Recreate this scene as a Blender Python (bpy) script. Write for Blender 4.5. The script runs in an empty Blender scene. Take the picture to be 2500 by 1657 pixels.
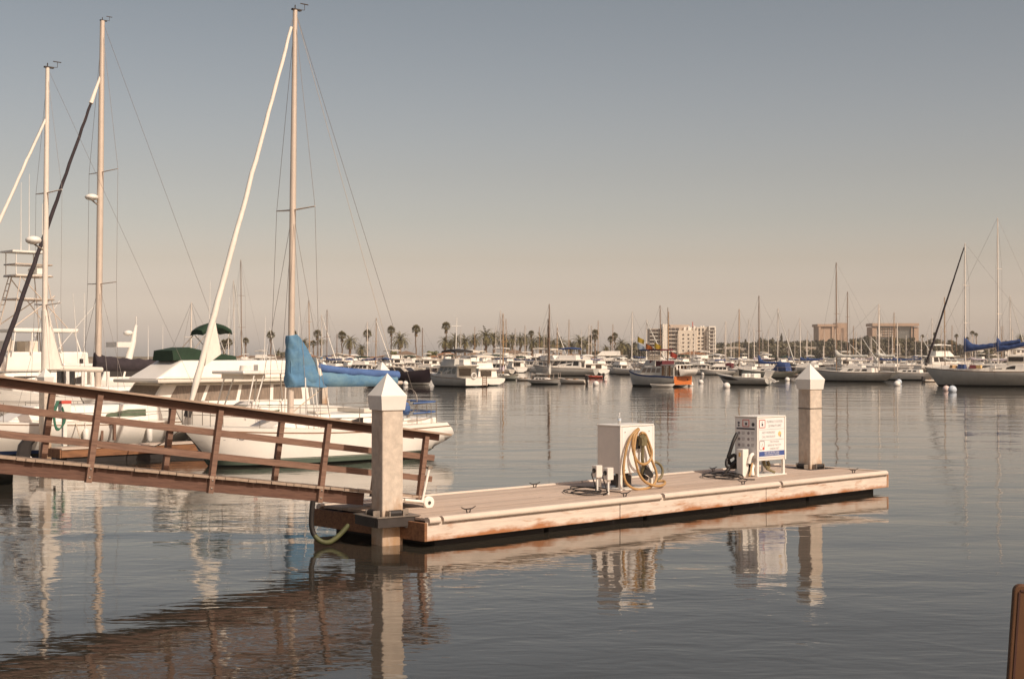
import bpy, math, random
from mathutils import Vector, Matrix
R = math.radians
PI = math.pi
rnd = random.Random(7)
SC = bpy.context.scene
COL = SC.collection

# ------------------------------------------------------------------ camera, sky, sun, exposure
F = 3472.0            # focal length in photo pixels (50 mm on 36 mm, 2500 px wide)
CZ = 3.2              # eye height above the water
PITCH = R(0.652)
cam = bpy.data.cameras.new("camera")
cam.lens = 50.0
cam.sensor_width = 36.0
cam.clip_end = 20000
camo = bpy.data.objects.new("camera", cam)
camo.location = (0, 0, CZ)
camo.rotation_euler = (R(90) + PITCH, 0, 0)
COL.objects.link(camo)
SC.camera = camo

SUN_AZ = R(-47.0)     # direction towards the sun, from +X
SUN_EL = R(42.0)
sun_dir = Vector((math.cos(SUN_AZ) * math.cos(SUN_EL), math.sin(SUN_AZ) * math.cos(SUN_EL), math.sin(SUN_EL)))
world = bpy.data.worlds.new("World")
SC.world = world
world.use_nodes = True
wn = world.node_tree.nodes
wl = world.node_tree.links
bg = wn["Background"]
sky = wn.new("ShaderNodeTexSky")
sky.sky_type = 'NISHITA'
sky.sun_disc = False
sky.sun_elevation = SUN_EL
sky.sun_rotation = math.atan2(sun_dir.x, sun_dir.y)
sky.air_density = 1.0
sky.dust_density = 2.2
sky.ozone_density = 1.0
# warm film-like sky: blue-grey aloft fading to beige haze at the horizon
geo = wn.new("ShaderNodeTexCoord")
sep = wn.new("ShaderNodeSeparateXYZ")
ramp = wn.new("ShaderNodeValToRGB")
wl.new(geo.outputs["Generated"], sep.inputs[0])
wl.new(sep.outputs["Z"], ramp.inputs[0])
cr = ramp.color_ramp
cr.elements[0].position = 0.0
cr.elements[0].color = (0.95, 0.775, 0.75, 1)
cr.elements[1].position = 0.6
cr.elements[1].color = (0.315, 0.235, 0.18, 1)
for p_, c_ in ((0.0138, (0.85, 0.69, 0.67)), (0.0253, (0.68, 0.55, 0.535)), (0.0426, (0.508, 0.395, 0.375)), (0.066, (0.420, 0.313, 0.272)),
               (0.0945, (0.368, 0.279, 0.233)), (0.126, (0.344, 0.257, 0.208)), (0.25, (0.296, 0.226, 0.173))):
    e_ = cr.elements.new(p_)
    e_.color = c_ + (1,)
mixs = wn.new("ShaderNodeMix")
mixs.data_type = 'RGBA'
mixs.blend_type = 'MULTIPLY'
mixs.inputs[0].default_value = 1.0
wl.new(sky.outputs[0], mixs.inputs[6])
wl.new(ramp.outputs[0], mixs.inputs[7])
scl = wn.new("ShaderNodeVectorMath")
scl.operation = 'SCALE'
scl.inputs["Scale"].default_value = 2.0
wl.new(mixs.outputs[2], scl.inputs[0])
wl.new(scl.outputs[0], bg.inputs[0])
bg.inputs[1].default_value = 0.15

sl = bpy.data.lights.new("sun", 'SUN')
sl.energy = 2.8
sl.angle = R(0.5)
sl.color = (1.0, 0.87, 0.73)
so = bpy.data.objects.new("sun", sl)
so.rotation_euler = (-sun_dir).to_track_quat('-Z', 'Y').to_euler()
so.location = (20, -20, 40)
COL.objects.link(so)

SC.view_settings.view_transform = 'Standard'
SC.view_settings.look = 'None'
SC.view_settings.gamma = 1.0
SC.view_settings.use_curve_mapping = False
SC.view_settings.exposure = 0.45
SC.cycles.max_bounces = 6


# ------------------------------------------------------------------ helpers
def ray(px, py):
    x = (px - 1250.0) / F
    u = (828.5 - py) / F
    return Vector((x, math.cos(PITCH) - u * math.sin(PITCH), math.sin(PITCH) + u * math.cos(PITCH)))


def at(px, py, z=0.0):
    r = ray(px, py)
    t = (z - CZ) / r.z
    return Vector((r.x * t, r.y * t, z))


def atd(px, py, d):
    r = ray(px, py)
    t = d / r.y
    return Vector((r.x * t, d, CZ + r.z * t))


def zat(py, d):
    return atd(1250, py, d).z


def link(o):
    COL.objects.link(o)
    return o


SPLIT = {'hatch', 'roller_bracket', 'bimini_frame', 'hardtop_frame', 'hardtop_post', 'canopy_frame', 'whip_antenna', 'stern_rail_post', 'awning_curtain', 'bolt',
         'spreader', 'helm_seats', 'outrigger', 'tower_platform', 'roof_gear', 'guide_arm', 'screw', 'padded_stern_rail', 'foredeck_clutter', 'cross_beam', 'side_flash',
         'dark_bars', 'stern_gear', 'winch', 'boat_deck', 'pump_pipes', 'stand_pipe', 'waste_pipe', 'cord', 'float', 'guide_roller', 'radar', 'step_lines', 'border_line'}


class MB:
    def __init__(s):
        s.v = []
        s.f = []
        s.sm = []

    def add(s, vs, fs, sm=False):
        o = len(s.v)
        s.v += [tuple(v) for v in vs]
        s.f += [tuple(i + o for i in f) for f in fs]
        s.sm += [sm] * len(fs)
        return s

    def box(s, c, d, rz=0.0, top=1.0):
        x, y, z = d[0] / 2, d[1] / 2, d[2] / 2
        cs, sn = math.cos(rz), math.sin(rz)
        vs = []
        for k in (-1, 1):
            q = top if k > 0 else 1.0
            for a, b in ((-1, -1), (1, -1), (1, 1), (-1, 1)):
                X, Y = a * x * q, b * y * q
                vs.append((c[0] + X * cs - Y * sn, c[1] + X * sn + Y * cs, c[2] + k * z))
        return s.add(vs, [(3, 2, 1, 0), (4, 5, 6, 7), (0, 1, 5, 4), (1, 2, 6, 5), (2, 3, 7, 6), (3, 0, 4, 7)])

    def bar(s, a, b, w, h, up=(0, 0, 1), w2=None, h2=None):
        a, b = Vector(a), Vector(b)
        d = (b - a).normalized()
        side = d.cross(Vector(up))
        if side.length < 1e-4:
            side = d.cross(Vector((1, 0, 0)))
        side.normalize()
        u = side.cross(d).normalized()
        w2 = w if w2 is None else w2
        h2 = h if h2 is None else h2
        vs = []
        for p, ww, hh in ((a, w, h), (b, w2, h2)):
            for i, j in ((-1, -1), (1, -1), (1, 1), (-1, 1)):
                vs.append(p + side * (i * ww / 2) + u * (j * hh / 2))
        return s.add(vs, [(0, 1, 2, 3), (7, 6, 5, 4), (4, 5, 1, 0), (5, 6, 2, 1), (6, 7, 3, 2), (7, 4, 0, 3)])

    def tube(s, pts, r, n=6, cap=True):
        pts = [Vector(p) for p in pts]
        m = len(pts)
        rr = r if isinstance(r, (list, tuple)) else [r] * m
        rings = []
        ref = None
        for i, p in enumerate(pts):
            d = (pts[min(i + 1, m - 1)] - pts[max(i - 1, 0)])
            if d.length < 1e-7:
                d = Vector((0, 0, 1))
            d.normalize()
            if ref is None:
                ref = d.orthogonal().normalized()
            else:
                ref = ref - d * ref.dot(d)
                if ref.length < 1e-5:
                    ref = d.orthogonal()
                ref.normalize()
            q = d.cross(ref)
            rings.append([p + (ref * math.cos(2 * PI * k / n) + q * math.sin(2 * PI * k / n)) * rr[i] for k in range(n)])
        return s.loft(rings, cap)

    def loft(s, rings, cap=True, sm=True, closed=True):
        n = len(rings[0])
        vs = [v for r in rings for v in r]
        fs = []
        for i in range(len(rings) - 1):
            for k in range(n if closed else n - 1):
                k2 = (k + 1) % n
                fs.append((i * n + k, i * n + k2, (i + 1) * n + k2, (i + 1) * n + k))
        s.add(vs, fs, sm)
        if cap:
            s.add(rings[0], [tuple(range(n))[::-1]])
            s.add(rings[-1], [tuple(range(n))])
        return s

    def cyl(s, a, b, r0, r1=None, n=12):
        return s.tube([a, b], [r0, r0 if r1 is None else r1], n)

    def ball(s, c, r, nu=12, nv=8, sq=(1, 1, 1)):
        rings = []
        for j in range(nv + 1):
            th = PI * j / nv
            rings.append([(c[0] + r * sq[0] * math.sin(th) * math.cos(2 * PI * k / nu),
                           c[1] + r * sq[1] * math.sin(th) * math.sin(2 * PI * k / nu),
                           c[2] - r * sq[2] * math.cos(th)) for k in range(nu)])
        return s.loft(rings, False)

    def prism(s, poly, a, b, axis='y'):
        def P(p, t):
            if axis == 'y':
                return (p[0], t, p[1])
            if axis == 'x':
                return (t, p[0], p[1])
            return (p[0], p[1], t)
        n = len(poly)
        vs = [P(p, a) for p in poly] + [P(p, b) for p in poly]
        fs = [tuple(range(n)), tuple(range(2 * n - 1, n - 1, -1))]
        for k in range(n):
            fs.append((k, n + k, n + (k + 1) % n, (k + 1) % n))
        return s.add(vs, fs)

    def mesh(s, name, m):
        me = bpy.data.meshes.new(name)
        me.from_pydata(s.v, [], s.f)
        me.polygons.foreach_set("use_smooth", s.sm)
        me.materials.append(m)
        me.update()
        return me

    def islands(s):
        par = list(range(len(s.v)))

        def find(a):
            while par[a] != a:
                par[a] = par[par[a]]
                a = par[a]
            return a
        for f in s.f:
            r = find(f[0])
            for i in f[1:]:
                par[find(i)] = r
        key = {}
        for i, v in enumerate(s.v):          # weld coincident vertices so caps stay with their tube
            k = (round(v[0], 4), round(v[1], 4), round(v[2], 4))
            if k in key:
                par[find(i)] = find(key[k])
            else:
                key[k] = i
        groups = {}
        for f, sm in zip(s.f, s.sm):
            groups.setdefault(find(f[0]), []).append((f, sm))
        out = []
        for g in groups.values():
            q = MB()
            mp = {}
            for f, sm in g:
                idx = []
                for i in f:
                    if i not in mp:
                        mp[i] = len(q.v)
                        q.v.append(s.v[i])
                    idx.append(mp[i])
                q.f.append(tuple(idx))
                q.sm.append(sm)
            out.append(q)
        return out

    def build(s, name, m, parent=None, bevel=0.0, loc=None):
        if name in SPLIT:
            isl = s.islands()
            if len(isl) > 1:
                o = None
                for q in isl:
                    o = q.build1(name, m, parent, bevel, loc)
                return o
        return s.build1(name, m, parent, bevel, loc)

    def build1(s, name, m, parent=None, bevel=0.0, loc=None):
        o = bpy.data.objects.new(name, s.mesh(name, m))
        link(o)
        if parent is not None:
            o.parent = parent
        if loc is not None:
            o.location = loc
        if bevel:
            md = o.modifiers.new("bevel", 'BEVEL')
            md.width = bevel
            md.segments = 2
            md.limit_method = 'ANGLE'
        return o


def fixn(o):
    return o


def tag(o, label, cat, group=None):
    o["label"] = label
    o["category"] = cat
    if group:
        o["group"] = group
    return o


def thing(name, label, cat, loc=(0, 0, 0), rot=(0, 0, 0), group=None):
    o = bpy.data.objects.new(name, None)
    o.empty_display_size = 0.2
    o.location = loc
    o.rotation_euler = rot if isinstance(rot, (tuple, list)) else (0, 0, rot)
    link(o)
    return tag(o, label, cat, group)


def inst(name, me, parent=None, loc=(0, 0, 0), rot=(0, 0, 0), scale=(1, 1, 1)):
    o = bpy.data.objects.new(name, me)
    o.location = loc
    o.rotation_euler = rot
    o.scale = scale
    if parent is not None:
        o.parent = parent
    return link(o)


def copy_tree(o, parent=None):
    c = o.copy()
    COL.objects.link(c)
    if parent is not None:
        c.parent = parent
    for ch in list(o.children):
        copy_tree(ch, c)
    return c


def struct(o):
    o["kind"] = "structure"
    return o


def spline(pts, k=6):
    pts = [Vector(p) for p in pts]
    out = []
    for i in range(len(pts) - 1):
        p0, p1, p2, p3 = pts[max(i - 1, 0)], pts[i], pts[i + 1], pts[min(i + 2, len(pts) - 1)]
        for j in range(k):
            t = j / k
            out.append(0.5 * ((2 * p1) + (p2 - p0) * t + (2 * p0 - 5 * p1 + 4 * p2 - p3) * t * t + (3 * p1 - p0 - 3 * p2 + p3) * t ** 3))
    out.append(pts[-1])
    return out


def mat(name, col, rough=0.6, metal=0.0, var=0.10, scale=4.0, bump=0.0, bscale=40.0, stretch=(1, 1, 1),
        col2=None, f2=(0.52, 0.68), scale2=2.5, stretch2=None, trans=0.0):
    m = bpy.data.materials.new(name)
    m.use_nodes = True
    n, l = m.node_tree.nodes, m.node_tree.links
    b = n["Principled BSDF"]
    b.inputs["Roughness"].default_value = rough
    b.inputs["Metallic"].default_value = metal
    tc = n.new("ShaderNodeTexCoord")
    mp = n.new("ShaderNodeMapping")
    mp.inputs["Scale"].default_value = stretch
    l.new(tc.outputs["Object"], mp.inputs[0])
    nz = n.new("ShaderNodeTexNoise")
    nz.inputs["Scale"].default_value = scale
    nz.inputs["Detail"].default_value = 5.0
    nz.inputs["Roughness"].default_value = 0.65
    l.new(mp.outputs[0], nz.inputs["Vector"])
    cr = n.new("ShaderNodeValToRGB")
    cr.color_ramp.elements[0].position = 0.3
    cr.color_ramp.elements[1].position = 0.7
    cr.color_ramp.elements[0].color = tuple(max(0, c * (1 - var)) for c in col) + (1,)
    cr.color_ramp.elements[1].color = tuple(min(1, c * (1 + var)) for c in col) + (1,)
    l.new(nz.outputs[0], cr.inputs[0])
    out = cr.outputs[0]
    if col2 is not None:
        mp2 = n.new("ShaderNodeMapping")
        mp2.inputs["Scale"].default_value = stretch2 or stretch
        l.new(tc.outputs["Object"], mp2.inputs[0])
        n2 = n.new("ShaderNodeTexNoise")
        n2.inputs["Scale"].default_value = scale2
        n2.inputs["Detail"].default_value = 6.0
        n2.inputs["Roughness"].default_value = 0.7
        l.new(mp2.outputs[0], n2.inputs["Vector"])
        r2 = n.new("ShaderNodeValToRGB")
        r2.color_ramp.elements[0].position = f2[0]
        r2.color_ramp.elements[1].position = f2[1]
        l.new(n2.outputs[0], r2.inputs[0])
        mx = n.new("ShaderNodeMix")
        mx.data_type = 'RGBA'
        l.new(r2.outputs[0], mx.inputs[0])
        l.new(out, mx.inputs[6])
        mx.inputs[7].default_value = tuple(col2) + (1,)
        out = mx.outputs[2]
    l.new(out, b.inputs["Base Color"])
    if bump:
        nb = n.new("ShaderNodeTexNoise")
        nb.inputs["Scale"].default_value = bscale
        nb.inputs["Detail"].default_value = 3.0
        l.new(mp.outputs[0], nb.inputs["Vector"])
        bp = n.new("ShaderNodeBump")
        bp.inputs["Strength"].default_value = 1.0
        bp.inputs["Distance"].default_value = bump
        l.new(nb.outputs[0], bp.inputs["Height"])
        l.new(bp.outputs[0], b.inputs["Normal"])
    if trans:
        b.inputs["Transmission Weight"].default_value = trans
    return m


M = {}
M['brown'] = mat('brown_stained_wood', (0.115, 0.056, 0.037), 0.75, var=0.35, scale=3, stretch=(1.2, 14, 14), bump=0.002, bscale=10,
                 col2=(0.17, 0.09, 0.06), f2=(0.45, 0.75), scale2=2)
M['rail'] = mat('brown_rail_wood', (0.185, 0.102, 0.070), 0.75, var=0.35, scale=3, stretch=(1.2, 14, 14), bump=0.002, bscale=10,
                col2=(0.27, 0.165, 0.11), f2=(0.45, 0.75), scale2=2)
M['cap_wood'] = mat('weathered_handrail_wood', (0.36, 0.26, 0.19), 0.8, var=0.25, scale=3, stretch=(1.2, 14, 14), bump=0.002, bscale=10)
M['plank'] = mat('grey_tread_plank', (0.36, 0.27, 0.20), 0.85, var=0.25, scale=5, bump=0.002)
M['deck'] = mat('dock_deck_plank', (0.52, 0.40, 0.31), 0.85, var=0.16, scale=3, stretch=(0.6, 9, 1), bump=0.0015)
for k_, c_ in enumerate(((0.52, 0.40, 0.31), (0.46, 0.35, 0.27), (0.55, 0.43, 0.34), (0.49, 0.385, 0.305))):
    M['deck%d' % k_] = mat('dock_deck_plank', c_, 0.85, var=0.14, scale=3, stretch=(0.6, 9, 1), bump=0.0015, col2=tuple(v * .68 for v in c_), f2=(0.62, 0.80), scale2=1.1, stretch2=(.5, 1, 1))
M['concrete'] = mat('pile_concrete', (0.60, 0.51, 0.415), 0.9, var=0.16, scale=9, bump=0.004, bscale=60,
                    col2=(0.40, 0.26, 0.16), f2=(0.52, 0.78), scale2=3.0, stretch2=(1, 1, 0.3))
M['white'] = mat('white_paint', (0.80, 0.76, 0.69), 0.45, var=0.05, scale=3, col2=(0.62, 0.52, 0.42), f2=(0.68, 0.9), scale2=4)
M['white2'] = mat('white_gelcoat', (0.84, 0.79, 0.71), 0.22, var=0.05, scale=1.5, col2=(0.62, 0.54, 0.44), f2=(0.66, 0.95), scale2=2, stretch2=(1, 1, 0.25))
M['cream'] = mat('cream_gelcoat', (0.72, 0.65, 0.55), 0.3, var=0.06, scale=1.2)
M['greyhull'] = mat('grey_hull_and_shade', (0.52, 0.50, 0.45), 0.45, var=0.10, scale=1.3, col2=(0.38, 0.33, 0.27), f2=(0.6, 0.85), scale2=1.3, stretch2=(1, 1, .3))  # also paints in the shade on the white trawler
M['greenhull'] = mat('pale_green_hull', (0.46, 0.46, 0.38), 0.45, var=0.08)
M['navy'] = mat('dark_navy_hull', (0.025, 0.016, 0.022), 0.3, var=0.2)
M['fascia'] = mat('dock_fascia_board', (0.69, 0.58, 0.48), 0.7, var=0.18, scale=3, stretch=(0.5, 4, 5), bump=0.003, bscale=14,
                  col2=(0.42, 0.17, 0.06), f2=(0.54, 0.70), scale2=1.8, stretch2=(0.7, 2, 3.6))
M['fascia_end'] = mat('rusty_dock_end_board', (0.5, 0.30, 0.18), 0.75, var=0.25, scale=4, bump=0.003, bscale=14,
                      col2=(0.32, 0.10, 0.03), f2=(0.42, 0.6), scale2=2.0)
M['fingerwood'] = mat('finger_wood_and_end_shade', (0.26, 0.12, 0.055), 0.75, var=0.3, scale=3, stretch=(0.6, 5, 6), col2=(0.12, 0.05, 0.025), f2=(.5, .7), scale2=2)  # also paints in the shade on the floating dock's left end
M['rub'] = mat('white_rub_rail', (0.66, 0.55, 0.45), 0.45, var=0.08, scale=3, col2=(0.5, 0.36, 0.25), f2=(0.62, 0.8), scale2=3)
M['dark'] = mat('dark_float', (0.025, 0.020, 0.018), 0.8, var=0.2)
M['steel'] = mat('galvanised_steel', (0.30, 0.26, 0.22), 0.45, 0.6, var=0.2, scale=8)
M['darksteel'] = mat('dark_steel', (0.06, 0.05, 0.045), 0.6, 0.3, var=0.2)
M['alu'] = mat('mast_aluminium', (0.62, 0.52, 0.43), 0.45, 0.15, var=0.06, scale=2)
M['whitemast'] = mat('white_mast_paint', (0.74, 0.66, 0.57), 0.4, var=0.05)
M['darkmast'] = mat('brown_mast', (0.22, 0.14, 0.09), 0.6, var=0.2)
M['tanmast'] = mat('varnished_mast', (0.42, 0.25, 0.12), 0.5, var=0.15)
M['wire'] = mat('rigging_wire', (0.30, 0.26, 0.23), 0.4, 0.5)
M['rope'] = mat('rope', (0.55, 0.45, 0.34), 0.8)
M['bluecover'] = mat('blue_sail_canvas', (0.085, 0.20, 0.33), 0.85, var=0.18, scale=2.2, bump=0.02, bscale=3.5, stretch=(1, 1, 1.4),
                     col2=(0.14, 0.26, 0.345), f2=(0.42, 0.62), scale2=1.3)
M['bluestrip'] = mat('deep_blue_canvas', (0.07, 0.135, 0.31), 0.85, var=0.15, scale=3, bump=0.006, bscale=8)
M['navycover'] = mat('navy_sail_canvas', (0.03, 0.06, 0.17), 0.85, var=0.25, bump=0.01, bscale=5)
M['blackcover'] = mat('black_sail_canvas', (0.035, 0.026, 0.030), 0.9, var=0.3, bump=0.012, bscale=5)
M['whitesail'] = mat('white_furled_sail', (0.80, 0.74, 0.65), 0.8, var=0.07, scale=3, stretch=(2, 2, 1), bump=0.006, bscale=7)
M['palesail'] = mat('pale_sail_cover', (0.58, 0.56, 0.50), 0.85, var=0.1, bump=0.01, bscale=6)
M['pinkcover'] = mat('faded_lilac_cover', (0.56, 0.48, 0.52), 0.85, var=0.1)
M['green'] = mat('green_canvas', (0.011, 0.033, 0.015), 0.85, var=0.25, scale=4, bump=0.006, bscale=9)
M['glass'] = mat('dark_window_glass', (0.03, 0.025, 0.022), 0.08, var=0.2)
M['curtain'] = mat('curtained_window', (0.22, 0.17, 0.13), 0.35, var=0.35, scale=2, stretch=(9, 9, 0.6))


def stain(m, z0, z1, col, lo, hi, scale, stretch):
    # rust / silt staining that starts at the foot of the piece (z0) and dies out by z1
    n, l = m.node_tree.nodes, m.node_tree.links
    b = n["Principled BSDF"]
    src = b.inputs["Base Color"].links[0].from_socket
    tc = n.new("ShaderNodeTexCoord")
    sx = n.new("ShaderNodeSeparateXYZ")
    l.new(tc.outputs["Object"], sx.inputs[0])
    mr = n.new("ShaderNodeMapRange")
    mr.inputs[1].default_value = z1
    mr.inputs[2].default_value = z0
    l.new(sx.outputs["Z"], mr.inputs[0])
    mp = n.new("ShaderNodeMapping")
    mp.inputs["Scale"].default_value = stretch
    l.new(tc.outputs["Object"], mp.inputs[0])
    nz = n.new("ShaderNodeTexNoise")
    nz.inputs["Scale"].default_value = scale
    nz.inputs["Detail"].default_value = 6
    nz.inputs["Roughness"].default_value = 0.7
    l.new(mp.outputs[0], nz.inputs["Vector"])
    ad = n.new("ShaderNodeMath")
    ad.operation = 'MULTIPLY_ADD'
    l.new(mr.outputs[0], ad.inputs[0])
    ad.inputs[1].default_value = 0.42
    l.new(nz.outputs[0], ad.inputs[2])
    rp = n.new("ShaderNodeMapRange")
    rp.inputs[1].default_value = lo
    rp.inputs[2].default_value = hi
    l.new(ad.outputs[0], rp.inputs[0])
    mx = n.new("ShaderNodeMix")
    mx.data_type = 'RGBA'
    l.new(rp.outputs[0], mx.inputs[0])
    l.new(src, mx.inputs[6])
    mx.inputs[7].default_value = tuple(col) + (1,)
    l.new(mx.outputs[2], b.inputs["Base Color"])


stain(M['fascia'], 0.12, 0.30, (0.40, 0.17, 0.07), 0.72, 0.95, 2.0, (0.6, 1, 1.5))
stain(M['concrete'], 0.45, 1.7, (0.44, 0.27, 0.15), 0.74, 1.05, 2.6, (1, 1, 0.35))
M['stripe'] = mat('green_boot_stripe', (0.13, 0.17, 0.13), 0.5)
M['bottom'] = mat('dark_antifouling', (0.022, 0.030, 0.028), 0.7)
M['redstripe'] = mat('red_bottom_paint', (0.20, 0.05, 0.03), 0.7)
M['teak'] = mat('teak_trim', (0.24, 0.13, 0.065), 0.6, var=0.2)
M['tan'] = mat('tan_hose_rubber', (0.42, 0.25, 0.10), 0.55, var=0.14, scale=14)
M['olive'] = mat('olive_hose_rubber', (0.16, 0.13, 0.065), 0.6, var=0.2)
M['black'] = mat('black_rubber', (0.022, 0.018, 0.016), 0.55, var=0.2)
M['algae'] = mat('algae_green_hose', (0.075, 0.08, 0.03), 0.6, var=0.3, scale=9)
M['grey'] = mat('grey_panel', (0.36, 0.32, 0.29), 0.5, var=0.08)
M['cabinet'] = mat('grey_cabinet_paint', (0.74, 0.68, 0.61), 0.4, var=0.06, scale=3)
M['signwhite'] = mat('sign_white', (0.80, 0.78, 0.75), 0.4, var=0.02)
M['signblue'] = mat('sign_blue', (0.05, 0.09, 0.27), 0.45)
M['signtext'] = mat('sign_grey_print', (0.30, 0.27, 0.27), 0.5)
M['signdark'] = mat('sign_dark_print', (0.05, 0.045, 0.06), 0.5)
M['signred'] = mat('sign_red', (0.55, 0.07, 0.04), 0.45)
M['signyel'] = mat('sign_yellow', (0.75, 0.50, 0.20), 0.5)
M['red'] = mat('red_paint', (0.55, 0.09, 0.06), 0.5)
M['orange'] = mat('orange_paint', (0.60, 0.17, 0.04), 0.5, var=0.1)
M['yellow'] = mat('yellow_canvas', (0.72, 0.48, 0.06), 0.7)
M['maroon'] = mat('maroon_canvas', (0.10, 0.015, 0.02), 0.85)
M['skyblue'] = mat('blue_plastic', (0.06, 0.17, 0.42), 0.5)
M['buoy'] = mat('white_buoy', (0.80, 0.75, 0.68), 0.5, var=0.06)
M['buoyblue'] = mat('pale_blue_buoy', (0.52, 0.58, 0.64), 0.5)
M['buoypink'] = mat('pale_pink_buoy', (0.72, 0.56, 0.50), 0.5)
M['trunk'] = mat('palm_trunk', (0.20, 0.125, 0.075), 0.9, var=0.25, scale=3, stretch=(1, 1, 3))
M['bark'] = mat('tree_bark', (0.12, 0.085, 0.055), 0.9, var=0.25)
M['frond'] = mat('palm_frond', (0.15, 0.125, 0.045), 0.7, var=0.4, scale=0.8)
M['deadfrond'] = mat('dry_palm_skirt', (0.22, 0.145, 0.075), 0.9, var=0.25)
M['leaf'] = mat('dark_leaf', (0.075, 0.066, 0.032), 0.7, var=0.5, scale=0.5)
M['leaf2'] = mat('olive_leaf', (0.11, 0.092, 0.045), 0.7, var=0.5, scale=0.5)
M['leaf3'] = mat('bright_leaf', (0.12, 0.12, 0.03), 0.7, var=0.4, scale=0.5)
M['tile'] = mat('terracotta_roof', (0.34, 0.17, 0.09), 0.85, var=0.18, scale=1.5)
M['tilegrey'] = mat('brown_shingle_roof', (0.26, 0.18, 0.13), 0.9, var=0.15, scale=1.5)
M['stucco'] = mat('cream_stucco', (0.70, 0.61, 0.50), 0.85, var=0.06)
M['stucco2'] = mat('white_stucco', (0.80, 0.74, 0.65), 0.85, var=0.05)
M['stucco3'] = mat('tan_stucco', (0.50, 0.41, 0.33), 0.85, var=0.06)
M['towerwall'] = mat('sandstone_tower_wall', (0.44, 0.31, 0.22), 0.85, var=0.05, scale=0.2)
M['towerglass'] = mat('tower_glass', (0.14, 0.14, 0.13), 0.25, var=0.15, scale=0.3)
M['farglass'] = mat('far_window_glass', (0.07, 0.055, 0.05), 0.2, var=0.2)
M['ground'] = mat('shore_ground', (0.24, 0.18, 0.12), 0.95, var=0.3, scale=0.05, col2=(0.10, 0.09, 0.045), f2=(.45, .6), scale2=0.03)
M['seawall'] = mat('seawall_concrete', (0.34, 0.28, 0.22), 0.9, var=0.15, scale=0.6)
M['sand'] = mat('brown_sign_paint', (0.105, 0.045, 0.016), 0.7, var=0.15, scale=6)
M['signbrown'] = mat('dark_brown_print', (0.06, 0.022, 0.014), 0.7)
M['windshield'] = mat('tinted_windshield', (0.10, 0.13, 0.08), 0.12, var=0.2)
M['clear'] = mat('clear_plastic', (0.85, 0.84, 0.80), 0.1, var=0.02, trans=0.7)


def water_material():
    m = bpy.data.materials.new("harbour_water")
    m.use_nodes = True
    n, l = m.node_tree.nodes, m.node_tree.links
    b = n["Principled BSDF"]
    b.inputs["Roughness"].default_value = 0.035
    b.inputs["IOR"].default_value = 1.333
    b.inputs["Base Color"].default_value = (0.035, 0.031, 0.024, 1)
    tc = n.new("ShaderNodeTexCoord")

    def noise(scale, stretch, rot, detail, dist=0.0):
        mp = n.new("ShaderNodeMapping")
        mp.inputs["Scale"].default_value = stretch
        mp.inputs["Rotation"].default_value = (0, 0, rot)
        l.new(tc.outputs["Object"], mp.inputs[0])
        nz = n.new("ShaderNodeTexNoise")
        nz.inputs["Scale"].default_value = scale
        nz.inputs["Detail"].default_value = detail
        nz.inputs["Roughness"].default_value = 0.5
        nz.inputs["Distortion"].default_value = dist
        l.new(mp.outputs[0], nz.inputs["Vector"])
        return nz.outputs[0]

    def mul(a, k):
        q = n.new("ShaderNodeMath")
        q.operation = 'MULTIPLY'
        l.new(a, q.inputs[0])
        if isinstance(k, float):
            q.inputs[1].default_value = k
        else:
            l.new(k, q.inputs[1])
        return q.outputs[0]

    def addn(a, b2):
        q = n.new("ShaderNodeMath")
        q.operation = 'ADD'
        l.new(a, q.inputs[0])
        l.new(b2, q.inputs[1])
        return q.outputs[0]

    big = noise(0.35, (0.5, 1.0, 1), R(8), 1.0, 0.4)
    midn = noise(1.7, (0.6, 1.0, 1), R(-12), 2.0, 0.5)
    fine = noise(6.5, (0.45, 1.0, 1), R(14), 2.0, 0.3)
    patch = noise(0.10, (0.35, 1.0, 1), R(10), 2.0, 0.5)
    pr = n.new("ShaderNodeMapRange")
    pr.inputs[1].default_value = 0.38
    pr.inputs[2].default_value = 0.66
    pr.inputs[3].default_value = 0.35
    pr.inputs[4].default_value = 1.25
    l.new(patch, pr.inputs[0])
    h = addn(mul(big, 0.040), mul(mul(midn, 0.0105), pr.outputs[0]))
    h = addn(h, mul(mul(fine, 0.0028), pr.outputs[0]))
    bp = n.new("ShaderNodeBump")
    bp.inputs["Strength"].default_value = 1.0
    bp.inputs["Distance"].default_value = 1.0
    l.new(h, bp.inputs["Height"])
    l.new(bp.outputs[0], b.inputs["Normal"])
    return m


def text(body, size, m, parent, loc, rot, name='lettering', align='CENTER', sx=1.0):
    cu = bpy.data.curves.new(name, 'FONT')
    cu.body = body
    cu.size = size
    cu.align_x = align
    cu.align_y = 'CENTER'
    tmp = bpy.data.objects.new(name, cu)
    link(tmp)
    dg = bpy.context.evaluated_depsgraph_get()
    me = bpy.data.meshes.new_from_object(tmp.evaluated_get(dg))
    bpy.data.objects.remove(tmp)
    me.materials.clear()
    me.materials.append(m)
    return inst(name, me, parent, loc, rot, (sx, 1, 1))


# ------------------------------------------------------------------ water and land
wb = MB()
wb.add([(-1500, -60, 0), (1500, -60, 0), (1500, 700, 0), (-1500, 700, 0)], [(0, 1, 2, 3)])
struct(wb.build('water', water_material()))
SHORE = 640.0
lb = MB()
lb.box((0, SHORE + 1050, 0.2), (4200, 2100, 2.4))
struct(lb.build('ground', M['ground']))
sw = MB()
sw.box((0, SHORE - 0.6, 0.4), (3000, 1.0, 2.6))
tag(sw.build('seawall', M['seawall']), 'long low concrete seawall along the far shore', 'seawall')


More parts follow.
